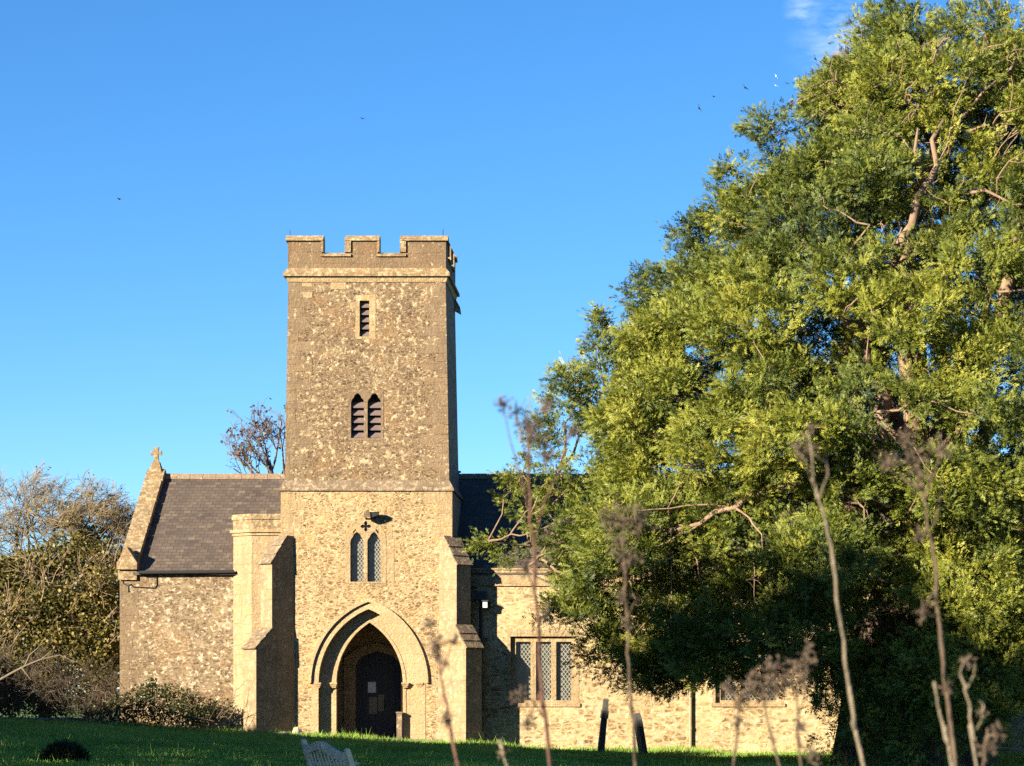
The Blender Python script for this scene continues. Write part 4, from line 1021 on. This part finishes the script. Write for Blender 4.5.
c = pts[sel] + rng.normal(0, .05, (sel.sum(), 3)); n = len(c)
fm = foliage('withered_leaves', [(0, (.12,.08,.03)), (.5, (.22,.17,.06)), (1, (.30,.25,.09))], .25)
leaf_mesh('leaves', c, rng.normal(0, 1, (n, 3)), rng.normal(0, 1, (n, 3)), .11, .07, LEAF_T, LEAF_F, fm, t, tint=rng.random(n))

# ivy thicket below it
t = thing('ivy_thicket', (fx(60, 94), 94, float(gz(fx(60, 94), 94))), 'tall thicket of yellow-green ivy and bramble left of the chancel wall', 'bush')
ivy = foliage('ivy_leaves', [(0, (.035,.040,.011)), (.4, (.095,.09,.022)), (.75, (.20,.155,.04)), (1, (.30,.22,.08))], .2, .5)
blobs = []
for px, py, Y, a in ((-20, 580, 94, 1.2), (10, 590, 94, 1.3), (40, 575, 95, 1.2), (70, 560, 95, 1.1), (85, 540, 96, .6), (100, 562, 95, .9), (110, 590, 94, 1.0), (85, 600, 93, 1.1), (105, 630, 93, 1.0), (50, 610, 93, 1.2), (20, 620, 93, 1.2), (112, 665, 93, .9), (90, 660, 92.5, 1.0), (60, 650, 92.5, 1.1), (30, 660, 92.5, 1.1), (-15, 640, 93, 1.3), (-40, 600, 94, 1.4), (0, 690, 92, 1.1), (50, 692, 92, 1.), (100, 695, 92, .9), (72, 520, 96, .4), (122, 610, 94.5, .6), (20, 565, 95, .6), (10, 660, 93, 1.2), (70, 620, 93.5, 1.2), (-40, 670, 92.5, 1.3), (115, 640, 93.5, .9), (-60, 630, 93, 1.5)):
    p = P(px, py, Y); blobs.append((tuple(p), (a, a * .9, a * .85)))
leaf_cloud('foliage', t, blobs, 420, (.08, .19), ivy, .8, .5, .45)
mb = MB()
for _ in range(90):
    px = random.uniform(-30, 118); py = random.uniform(560, 700); p = P(px, py, random.uniform(91.5, 93.5))
    grow(mb, p, (random.uniform(-.6, .8), -.3, random.uniform(.1, 1)), random.uniform(.6, 1.3), .02, 2, (.2, -.1, .0), .5, 4, .7, (2, 3), None, 3, .007)
mb.build('stems', bark('brown_stem', (.30,.22,.13), (.15,.11,.07)), t)

# dark twiggy brush in front
t = thing('brush_heap', (fx(35, 89), 89, float(gz(fx(35, 89), 89))), 'dark leafless twiggy brush low in front of the ivy thicket', 'bush')
mb = MB()
for _ in range(230):
    px = random.uniform(-40, 118); Y = random.uniform(88, 90.5); x_ = fx(px, Y); p = Vector((x_, Y, float(gz(x_, Y)) + random.uniform(0, 1.9 - max(0, px - 60) * .012)))
    grow(mb, p, (random.uniform(-1, 1), random.uniform(-.6, .2), random.uniform(.1, 1.1)), random.uniform(.5, 1.0), .014, 2, (.1, 0, -.1), .6, 4, .75, (2, 4), None, 3, .006)
mb.build('twigs', bark('brown_brush', (.075,.053,.034), (.04,.03,.02)), t)
leaf_cloud('leaves', t, [(tuple(P(px, py, 89.4)), (.9, .5, .5)) for px, py in ((-20, 706), (5, 708), (22, 709), (45, 709), (68, 709), (85, 709), (104, 709), (0, 695), (30, 700), (60, 700), (90, 700), (115, 700), (20, 670), (60, 675), (100, 675))], 60, (.06, .13), foliage('dark_bramble', [(0, (.02,.02,.008)), (.6, (.05,.05,.018)), (1, (.12,.10,.04))], .15), .7, .4)
t = MB(); random.seed(5)
t.tube([P(-4, 682, 87.6), P(10, 674, 87.5), P(25, 666, 87.4), P(42, 659, 87.3), P(52, 650, 87.3)], [.05, .045, .038, .028, .012], 7)
t.tube([P(25, 666, 87.4), P(30, 655, 87.3), P(38, 648, 87.3), P(45, 638, 87.3)], [.035, .03, .02, .01], 5); t.tube([P(22, 668, 87.4), P(28, 676, 87.3), P(31, 680, 87.3)], [.03, .02, .015], 5); t.tube([P(42, 659, 87.3), P(60, 655, 87.2), P(75, 662, 87.2)], [.025, .018, .01], 5)
tag(t.build('fallen_branch', bark('pale_dead_wood', (.15,.12,.08), (.10,.08,.055)), None, P(20, 690, 87.5)), 'pale dead branch lying slanted across the dark twiggy brush', 'branch')

# bramble in front of the chancel wall
t = thing('bramble_bush', (fx(165, 84.2), 84.2, float(gz(fx(165, 84.2), 84.2))), 'low bramble bush with sunlit top against the chancel wall', 'bush')
blobs = []
for px, py, Y, a in ((150, 693, 84, .42), (140, 700, 84, .5), (165, 697, 84.1, .5), (185, 700, 84.3, .5), (205, 708, 84.4, .45), (120, 705, 84, .45), (175, 712, 83.8, .5), (150, 714, 83.7, .5), (222, 716, 84.4, .3), (105, 716, 83.8, .35), (195, 716, 83.9, .45), (128, 716, 83.6, .4), (152, 684, 84.1, .22), (88, 712, 84.5, .3), (230, 704, 84.8, .18)):
    blobs.append((tuple(P(px, py, Y)), (a * 1.15, a, a * .8)))
leaf_cloud('foliage', t, blobs, 300, (.06, .13), foliage('bramble_leaves', [(0, (.018,.024,.009)), (.5, (.045,.058,.016)), (.85, (.085,.10,.025)), (1, (.12,.125,.035))], .2, .5), .7, .4, .5)
mb = MB()
for _ in range(70):
    px = random.uniform(95, 232); p = P(px, random.uniform(700, 722), random.uniform(83.6, 84.6))
    grow(mb, p, (random.uniform(-1, 1), -.2, random.uniform(.2, 1)), random.uniform(.4, .8), .012, 1, (0, 0, -.3), .5, 5, .7, (1, 3), None, 3, .006)
mb.build('stems', bark('bramble_stem', (.24,.17,.11), (.13,.09,.06)), t)

# tree with the last red-brown leaves behind the roof
Yt = 101.0
t = thing('autumn_tree', (fx(275, Yt), Yt, float(gz(fx(275, Yt), Yt))), 'nearly bare tree with few reddish leaves behind the chancel roof', 'tree')
mb = MB(); random.seed(11); tips = []
mb.tube([(fx(280, Yt), Yt, -.2), P(279, 600, Yt), P(277, 500, Yt), P(268, 460, Yt)], [.25, .2, .14, .1], 8); mb.build('trunk', bark('dark_bark', (.13,.10,.08), (.08,.06,.05)), t, smooth=True)
mb = MB()
for px, py, dx, dz, L in ((276, 490, -.8, .7, 2.4), (274, 478, -.3, 1, 2.0), (272, 470, .3, 1, 2.2), (268, 462, -.4, 1, 1.7), (276, 495, -1, .35, 2.2), (268, 462, .2, 1, 1.7), (280, 480, .6, 1, 2.2), (300, 490, 0, 1, 2.8), (262, 485, -.5, .9, 2.0), (255, 490, -.2, 1, 1.9), (285, 480, -.1, 1, 2.6)):
    grow(mb, P(px, py, Yt + random.uniform(-.8, .8)), (dx, random.uniform(-.4, .4), dz), L * .9, .045, 3, (0, 0, .4), .5, 5, .6, (3, 4), tips, 4, .008)
mb.build('branches', bark('dark_twig', (.16,.12,.09), (.10,.07,.06)), t)
pts = np.array([tuple(q_) for q_, _ in tips]); sel = rng.random(len(pts)) < .16
c = pts[sel] + rng.normal(0, .07, (sel.sum(), 3)); n = len(c)
leaf_mesh('leaves', c, rng.normal(0, 1, (n, 3)) + np.array([0, 0, -.8]), rng.normal(0, 1, (n, 3)), rng.uniform(.10, .20, n), rng.uniform(.06, .12, n), LEAF_T, LEAF_F, foliage('russet_leaves', [(0, (.06,.035,.03)), (.5, (.15,.07,.05)), (1, (.16,.13,.05))], .2), t, tint=rng.random(n))

# the belt of trees off to the left whose shade lies over the churchyard
def belt():
    tops = [(8, 14), (16, 20), (24, 21.6), (28, 21.2), (32, 20.9), (38, 19.4), (43, 17.0), (49, 15.2), (55.6, 13.2), (62, 10.4), (68, 8.2), (70, 7.8), (73, 6.6), (77, 5.4), (81, 5.6), (86, 5.8), (92, 5.6)]
    us, hs = zip(*tops); cs = []
    n = 130000
    u = rng.uniform(4, 92, n); h = np.interp(u, us, hs)
    crown = h * (1 + .02 * np.sin(u * 1.7) + .018 * np.sin(u * 3.9 + 1))
    z = crown * rng.random(n) ** .6
    x = -30 + rng.normal(0, 1.0, n) * np.clip(1.5 * (1 - z / (crown + .01)) + .22, 0, 2)
    c = np.stack([x, u, z], 1)
    o = leaf_mesh('treeline', c, rng.normal(0, 1, (n, 3)), rng.normal(0, 1, (n, 3)) + np.array([.7, .7, 0]), rng.uniform(.25, .5, n), rng.uniform(.25, .4, n), LEAF_T, LEAF_F, foliage('treeline_leaves', [(0, (.03,.045,.012)), (1, (.09,.10,.03))], .0), None, tint=rng.random(n))
    tag(o, kind='stuff')
belt()

# clipped dark tussock near the camera, lower left
t = thing('dark_tussock', (fx(64, 54), 54, float(gz(fx(64, 54), 54))), 'small dark rounded tussock on the lawn at lower left', 'plant')
n = 2600; u = unit(np.abs(rng.normal(0, 1, (n, 3))) * np.where(rng.random((n, 3)) < .5, -1, 1)); u[:, 2] = np.abs(u[:, 2])
g0 = float(gz(fx(64, 54), 54))
c = np.array([fx(64, 54), 54, g0]) + u * np.array([.5, .45, .42]) * (rng.random((n, 1)) ** .4)
leaf_mesh('leaves', c, u + rng.normal(0, .35, (n, 3)) + np.array([0, 0, .5]), rng.normal(0, 1, (n, 3)), rng.uniform(.07, .16, n), .03, LEAF_T, LEAF_F, foliage('dark_tussock_leaf', [(0, (.008,.012,.006)), (1, (.03,.04,.015))], .1), t, tint=rng.random(n))
mb = MB()
for _ in range(25):
    a = Vector((fx(64, 54) + random.uniform(-.3, .3), 54 + random.uniform(-.3, .3), g0)); grow(mb, a, (random.uniform(-.5, .5), random.uniform(-.5, .5), 1), .35, .008, 1, (0, 0, 0), .4, 3, .6, (1, 2), None, 3, .004)
mb.build('stems', M['grave'], t)

# ------------------------------------------------------------------ churchyard things
# bench seen from behind
def bench():
    near, far = P(353, 748.8, 29.4), P(309.3, 739.6, 30.7)
    zn = near.z - .92; zf_ = far.z - .92
    root = thing('park_bench', (near.x, near.y, zn), 'silver-grey wooden bench with humped back rail on the lawn', 'bench')
    L = (far - near).length; u = (far - near) / L; f = Vector((-u.y, u.x, 0)) * -1
    f.normalize()                                    # the way the seat faces
    up_ = Vector((0, 0, 1))
    Mx = Matrix(((u.x, f.x, 0, near.x), (u.y, f.y, 0, near.y), (u.z, 0, 1, zn), (0, 0, 0, 1)))
    def mbx(): return MB(Mx)
    for x_ in (0, L):
        b = mbx(); x0, x1 = x_ - .035, x_ + .035
        b.hull8([(x0, .0, 0), (x1, .0, 0), (x1, .08, 0), (x0, .08, 0)], [(x0, .05, .42), (x1, .05, .42), (x1, .12, .42), (x0, .12, .42)])
        b.hull8([(x0, .05, .421), (x1, .05, .421), (x1, .12, .421), (x0, .12, .421)], [(x0, -.10, .90), (x1, -.10, .90), (x1, -.04, .90), (x0, -.04, .90)])
        b.prism([(x0, -.10, .9), (x0, -.04, .9), (x0, -.055, .925), (x0, -.085, .925)], (.07, 0, 0))
        b.build('leg', M['wood'], root)
        b = mbx(); b.box(x0, x1, .50, .57, 0, .62); b.build('leg', M['wood'], root)
        b = mbx(); b.hull8([(x0 - .01, -.02, .62), (x1 + .01, -.02, .62), (x1 + .01, .62, .62), (x0 - .01, .62, .62)], [(x0 - .01, -.02, .655), (x1 + .01, -.02, .655), (x1 + .01, .62, .645), (x0 - .01, .62, .645)]); b.build('armrest', M['wood'], root)
    b = mbx()
    for i in range(5): b.box(.0, L, .10 + i * .092, .10 + i * .092 + .08, .42, .445)
    b.box(.03, L - .03, .06, .1, .34, .42); b.box(.03, L - .03, .5, .54, .34, .42); b.build('seat', M['wood'], root)
    b = mbx(); n = 28
    def topz(t): return .865 + .085 * math.exp(-((t - .55) / .24) ** 2) 
    yb = lambda z: .05 - (z - .42) * .15 / .48
    for i in range(n):
        t0, t1 = i / n, (i + 1) / n; xa_, xb_ = .036 + (L - .072) * t0, .036 + (L - .072) * t1
        z0, z1 = topz(t0), topz(t1)
        b.hull8([(xa_, yb(z0) + .005, z0 - .10), (xb_, yb(z1) + .005, z1 - .10), (xb_, yb(z1) + .045, z1 - .10), (xa_, yb(z0) + .045, z0 - .10)], [(xa_, yb(z0) + .005, z0), (xb_, yb(z1) + .005, z1), (xb_, yb(z1) + .045, z1), (xa_, yb(z0) + .045, z0)])
    b.hull8([(.036, .05, .5), (L - .036, .05, .5), (L - .036, .09, .5), (.036, .09, .5)], [(.036, .03, .56), (L - .036, .03, .56), (L - .036, .07, .56), (.036, .07, .56)])
    for i in range(11):
        x_ = .12 + (L - .24) * i / 10; z1 = topz((x_ - .036) / (L - .072)) - .07
        b.hull8([(x_ - .022, yb(.54) + .018, .54), (x_ + .022, yb(.54) + .018, .54), (x_ + .022, yb(.54) + .034, .54), (x_ - .022, yb(.54) + .034, .54)], [(x_ - .022, yb(z1) + .018, z1), (x_ + .022, yb(z1) + .018, z1), (x_ + .022, yb(z1) + .034, z1), (x_ - .022, yb(z1) + .034, z1)])
    b.build('backrest', M['wood'], root)
bench()

# leaning gravestones seen edge-on
Yg = 80.0
g = MB(); b0 = P(600.5, 755, Yg); tp = P(606, 699, Yg); ax = (tp - b0); Lg = ax.length; ax.normalize(); sd = Vector((.12, -.99, 0)); sd = (sd - ax * sd.dot(ax)).normalized(); tn = ax.cross(sd)
Mg = Matrix(((tn.x, sd.x, ax.x, b0.x), (tn.y, sd.y, ax.y, b0.y), (tn.z, sd.z, ax.z, b0.z), (0, 0, 0, 1)))
g.M = Mg; g.hull8([(-.10, -.2, -.3), (.10, -.2, -.3), (.10, .2, -.3), (-.10, .2, -.3)], [(-.075, -.12, Lg), (.075, -.12, Lg), (.075, .12, Lg), (-.075, .12, Lg)])
g.hull8([(-.10, -.3, Lg - .60), (.10, -.3, Lg - .60), (.10, .3, Lg - .60), (-.10, .3, Lg - .60)], [(-.095, -.3, Lg - .36), (.095, -.3, Lg - .36), (.095, .3, Lg - .36), (-.095, .3, Lg - .36)])
tag(g.build('gravestone', M['grave'], None, b0), 'dark cross-shaped gravestone leaning right, seen edge-on before the nave wall', 'gravestone', 'leaning gravestones')
g = MB(); b0 = P(643.5, 756, Yg); tp = P(636.5, 713, Yg); ax = (tp - b0); Lg = ax.length; ax.normalize(); sd = Vector((.18, -.98, 0)); sd = (sd - ax * sd.dot(ax)).normalized(); tn = ax.cross(sd)
Mg = Matrix(((tn.x, sd.x, ax.x, b0.x), (tn.y, sd.y, ax.y, b0.y), (tn.z, sd.z, ax.z, b0.z), (0, 0, 0, 1))); g.M = Mg
prof = [(-.07, -.38, -.3), (-.07, .38, -.3)] + [(-.07, .38 * math.cos(a), Lg - .3 + .3 * math.sin(a)) for a in np.linspace(0, math.pi, 12)]
g.prism(prof, (.15, 0, 0)); tag(g.build('gravestone', M['grave'], None, b0), 'round-topped grey gravestone leaning left, seen edge-on before the nave wall', 'gravestone', 'leaning gravestones')

# loose stones at the foot of the left buttress
random.seed(3)
for (px, py, s, lab) in ((297, 728, .17, 'flat pale stone standing against the tower foot right of the left buttress'), (271, 735, .13, 'small pale stone on the grass under the left buttress'), (284, 734, .15, 'rounded pale stone lying between the left buttress and the doorway'), (242, 728, .14, 'pale stone lying on the grass under the stair turret')):
    p = P(px, py, YT - 1.3 if px != 297 else YT - .4); p.z = float(gz(p.x, p.y)) + s * .4
    bm = bmesh.new(); bmesh.ops.create_icosphere(bm, subdivisions=2, radius=s)
    for v in bm.verts: v.co *= 1 + .35 * mnoise.noise(v.co * 6 + Vector((px, 0, 0))); v.co.z *= .7 if px != 297 else 1.4; v.co.x *= 1.3
    me = bpy.data.meshes.new('loose_stone'); bm.to_mesh(me); bm.free()
    tag(link('loose_stone', me, M['rock'], None, p), lab, 'stone', 'loose stones by the tower foot')

# ------------------------------------------------------------------ dried stalks close to the camera
seed_m = plain('dry_seedhead', (.12,.085,.06), .95, var=.45, scale=60)
stalk_red = bark('reddish_stalk', (.12,.055,.035), (.08,.04,.028), 20.)
stalk_tan = bark('tan_stalk', (.12,.08,.05), (.08,.055,.035), 20.)
stalk_pale = bark('pale_stalk', (.22,.185,.125), (.15,.12,.085), 20.)
def stalk(label, Y, path, r0, r1, mat, sides=(), heads=(), group='dried stalks in the foreground'):
    """path in pixels from top down; stalk runs on to the ground; sides: lists of pixel paths; heads: (px, py, size, n)"""
    r0 *= .5; r1 *= .5
    pts = [P(x_, y_, Y) for x_, y_ in path]
    lo_ = pts[-1]; dirn = (pts[-1] - pts[-2]); dirn *= (1 / max(abs(dirn.z), 1e-6)); gx_ = lo_ + dirn * (lo_.z + .03)
    full = pts + [lo_.lerp(gx_, .5), gx_]
    # smooth a little
    sm = []
    for i in range(len(full) - 1):
        for k in range(4):
            t = k / 4; p0, p1, p2, p3 = full[max(i-1,0)], full[i], full[i+1], full[min(i+2, len(full)-1)]
            sm.append(.5 * ((2*p1) + (p2-p0)*t + (2*p0-5*p1+4*p2-p3)*t*t + (3*p1-p0-3*p2+p3)*t**3) + Vector((random.gauss(0, .0012), random.gauss(0, .0012), 0)))
    sm.append(full[-1]); n = len(sm)
    root = thing('dried_stalk', gx_, label, 'weed', group)
    mb = MB(); mb.tube(sm, [(r1 + (r0 - r1) * min(1, i / (n * .7))) * (1 + (.35 if i % 7 == 0 else 0)) for i in range(n)], 8)
    for sp in sides:
        q_ = [P(x_, y_, Y + random.uniform(-.03, .03)) for x_, y_ in sp]; m = len(q_)
        mb.tube(q_, [r1 * 1.0 + (r1 * .5 - r1 * 1.0) * i / (m - 1) for i in range(m)], 6)
    mb.build('stem', mat, root, smooth=True)
    for px, py, s, k in heads:
        k = max(16, int(k * .8))
        c0 = np.array(P(px, py, Y)); s_ = s * Y / F
        u = np.clip(rng.normal(0, .5, (k, 3)), -.85, .85); c = c0 + u * s_
        h = leaf_mesh('seedhead', c, rng.normal(0, 1, (k, 3)) + u, rng.normal(0, 1, (k, 3)), rng.uniform(.004, .013, k) * Y / 4, rng.uniform(.002, .006, k) * Y / 4, LEAF_T, LEAF_F, seed_m, root)
        b = MB()
        for _ in range(16):
            e_ = Vector(c0) + Vector(rng.normal(0, .62, 3)) * s_; m_ = Vector(c0).lerp(e_, .5) + Vector(rng.normal(0, .15, 3)) * s_
            b.tube([Vector(c0), m_, e_], [.0012, .001, .0006], 4)
        b.build('hair', seed_m, h)
random.seed(77)
stalk('tallest branching reddish dried stalk, rising past the three-light window', 4.2, [(528, 428), (530, 500), (536, 590), (541, 680), (549, 766)], .0075, .0032, stalk_red,
      [[(531, 520), (522, 480), (510, 440), (503, 405)], [(533, 545), (545, 500), (560, 470), (570, 430)], [(529, 470), (520, 430), (515, 412)], [(529, 440), (540, 415), (548, 405)], [(536, 600), (529, 575), (527, 555)], [(545, 720), (532, 700), (522, 696)], [(541, 690), (530, 715), (527, 722)]],
      [(503, 405, 9, 50), (517, 412, 9, 40), (530, 425, 14, 90), (546, 405, 8, 40), (538, 440, 14, 60), (571, 432, 9, 30), (526, 570, 8, 40), (519, 697, 9, 50), (528, 722, 7, 30), (545, 455, 10, 30), (545, 615, 7, 30)])
stalk('feathery-topped dried stalk rising between the two leaning gravestones', 4.4, [(622, 515), (624, 570), (628, 640), (630, 690), (636, 766)], .0065, .0030, stalk_tan,
      [[(624, 560), (615, 530), (608, 515)], [(625, 575), (636, 545), (645, 515)], [(627, 620), (633, 605), (640, 596)]],
      [(622, 520, 16, 90), (610, 520, 11, 50), (640, 517, 13, 60), (620, 545, 13, 70), (630, 560, 12, 50), (624, 598, 9, 50), (628, 625, 6, 20)])
stalk('thin red dried stalk standing before the tower, right of the doorway', 4.0, [(437, 640), (440, 672), (447, 705), (452, 740), (457, 766)], .0055, .0028, stalk_red,
      [[(440, 665), (432, 640), (430, 625)], [(441, 675), (450, 650), (456, 632)], [(446, 715), (441, 719), (438, 716)]],
      [(436, 645, 9, 60), (430, 625, 7, 30), (440, 660, 8, 40), (447, 720, 6, 40), (455, 640, 6, 18)])
stalk('smooth pale bare stalk, slanting tall across the middle of the yew', 3.8, [(811, 478), (824, 520), (836, 580), (846, 660), (855, 730), (864, 766)], .0062, .0040, stalk_pale,
      [[(811, 480), (806, 462), (795, 447)], [(814, 488), (812, 455), (808, 432)], [(818, 500), (828, 475), (826, 455)]],
      [(808, 450, 10, 30), (796, 447, 6, 15), (810, 430, 7, 18)])
stalk('tall brown dried stalk with tufted side branches at the right of the yew', 3.9, [(919, 470), (926, 510), (934, 560), (938, 610), (945, 680), (956, 766)], .0070, .0040, stalk_tan,
      [[(921, 490), (905, 480), (890, 460), (882, 455)], [(920, 480), (912, 450), (906, 432)], [(924, 500), (935, 470), (945, 445)], [(935, 590), (928, 600), (925, 612)], [(930, 540), (938, 510), (941, 490)], [(945, 690), (950, 680), (953, 684)]],
      [(918, 475, 12, 60), (888, 462, 11, 50), (906, 440, 9, 40), (940, 450, 13, 60), (915, 462, 11, 45), (922, 535, 8, 40), (924, 612, 8, 35), (948, 690, 6, 25)])
stalk('short straight bare stalk leaning left between the two right-hand tall ones', 3.7, [(934, 682), (941, 715), (948, 745), (953, 766)], .0048, .0036, stalk_pale, [], [])
stalk('pale stalk with a curled hook at its top near the right edge', 3.7, [(966, 686), (970, 710), (973, 740), (976, 766)], .0045, .0034, stalk_pale,
      [[(966, 688), (960, 674), (964, 660), (972, 656), (976, 662), (972, 668)], [(966, 690), (974, 675), (975, 664)], [(973, 735), (981, 722), (984, 706), (979, 700)]], [(968, 662, 6, 14), (982, 712, 5, 14)])
stalk('tangled low seedhead cluster on a thin stalk, leftmost under the yew', 4.1, [(738, 705), (737, 730), (733, 766)], .0042, .0028, stalk_tan,
      [[(738, 706), (730, 692), (727, 684)], [(738, 706), (745, 690), (752, 680)]], [(729, 690, 9, 45), (741, 700, 10, 50), (752, 688, 9, 45), (738, 720, 4, 12)])
stalk('tangled arching seedhead cluster, middle of the low stalks under the yew', 4.1, [(762, 690), (766, 715), (774, 745), (780, 766)], .0050, .0028, stalk_tan,
      [[(762, 692), (755, 678), (748, 674)], [(764, 700), (772, 684), (782, 678), (790, 684)], [(762, 692), (766, 676), (775, 664)]], [(756, 682, 11, 60), (770, 682, 12, 55), (785, 682, 9, 40), (765, 694, 8, 40), (776, 690, 8, 30)])
stalk('forked stalk with two grey seedheads, rightmost of the low cluster under the yew', 4.0, [(797, 690), (797, 720), (798, 745), (800, 766)], .0046, .0028, stalk_tan,
      [[(797, 700), (790, 675), (780, 664), (768, 668)], [(797, 695), (803, 675), (799, 662)], [(798, 715), (804, 700), (807, 670), (808, 650)], [(799, 740), (806, 752), (812, 760)]], [(797, 668, 12, 70), (775, 666, 9, 40), (807, 660, 8, 40), (803, 680, 8, 40), (808, 648, 6, 24), (801, 725, 6, 30), (812, 755, 9, 50)])
stalk('drooping pink-grey seedhead low at the right edge of the yew', 3.8, [(988, 744), (985, 752), (983, 766)], .0040, .0030, stalk_tan, [[(987, 746), (994, 738), (1001, 728)]], [(986, 750, 9, 60), (998, 734, 8, 40)])
stalk('short stub of dry stalk at the bottom edge below the three-light window', 4.1, [(501, 752), (505, 760), (509, 775)], .0050, .0036, stalk_pale, [], [(503, 752, 5, 20)])

# ------------------------------------------------------------------ birds
bd = plain('dark_plumage', (.02,.02,.022), .7, var=.2); bw = plain('pale_plumage', (.75,.75,.75), .6, var=.1)
def bird(px, py, Y, span, roll, mat, lab):
    p = P(px, py, Y); root = thing('bird', p, lab, 'bird', 'birds flying in the sky')
    Mx = Matrix.Translation(p) @ Matrix.Rotation(roll, 4, 'Y') @ Matrix.Rotation(R(random.uniform(-30, 30)), 4, 'Z'); L = span * .36
    b = MB(Mx); n = 8; prof = [(-.5, .01), (-.38, .07), (-.15, .15), (.1, .17), (.3, .12), (.4, .10), (.5, .02)]
    vs = []; fs = []
    for yy, rr in prof:
        for k in range(n): a = 2 * math.pi * k / n; vs.append((rr * L * 1.2 * math.cos(a), yy * L, rr * L * 1.1 * math.sin(a)))
    for i in range(len(prof) - 1):
        for k in range(n): fs.append((i*n+k, i*n+(k+1)%n, (i+1)*n+(k+1)%n, (i+1)*n+k))
    b.add(vs, fs); b.hull8([(-.04*L, -.5*L, -.01), (.04*L, -.5*L, -.01), (.13*L, -.8*L, -.01), (-.13*L, -.8*L, -.01)], [(-.04*L, -.5*L, .01), (.04*L, -.5*L, .01), (.13*L, -.8*L, .005), (-.13*L, -.8*L, .005)])
    for s in (-1, 1):
        z1, z2 = L * .25, L * .12
        pl = [(s*.08*L, .3*L, .02), (s*.5*L, .36*L, z1), (s*.95*L, .0*L, z2), (s*.5*L, -.14*L, z1), (s*.08*L, -.3*L, .02)]
        b.prism(pl, (0, 0, -.05 * L))
    b.build('body', mat, root, smooth=False)
for px, py, sp, rl, mat, lab in ((699, 108, .62, 70, bd, 'dark bird with wings raised, lowest of the flock left of the yew top'), (713.5, 96.5, .35, 20, bd, 'tiny dark bird, second lowest of the flock left of the yew top'), (745, 87.5, .6, 50, bd, 'dark bird gliding alone, midway along the flock by the yew top'),
                                (776, 76.5, .32, 60, bw, 'pale bird, upper one of the white pair over the yew'), (776, 86, .28, 30, bw, 'pale bird, lower one of the white pair over the yew'), (787, 83.5, .35, 10, bd, 'tiny dark bird just right of the white pair'),
                                (805.5, 76.5, .7, 85, bd, 'dark bird with wings upright, nearest to the yew crown'), (815, 58.5, .55, 70, bd, 'dark bird flying highest of the flock by the cloud wisp'), (362, 118.5, .4, 15, bd, 'lone tiny dark bird high above the tower'), (119, 199, .45, 20, bd, 'lone dark bird in the empty sky at the left')):
    bird(px, py, 110, sp, R(rl), mat, lab)
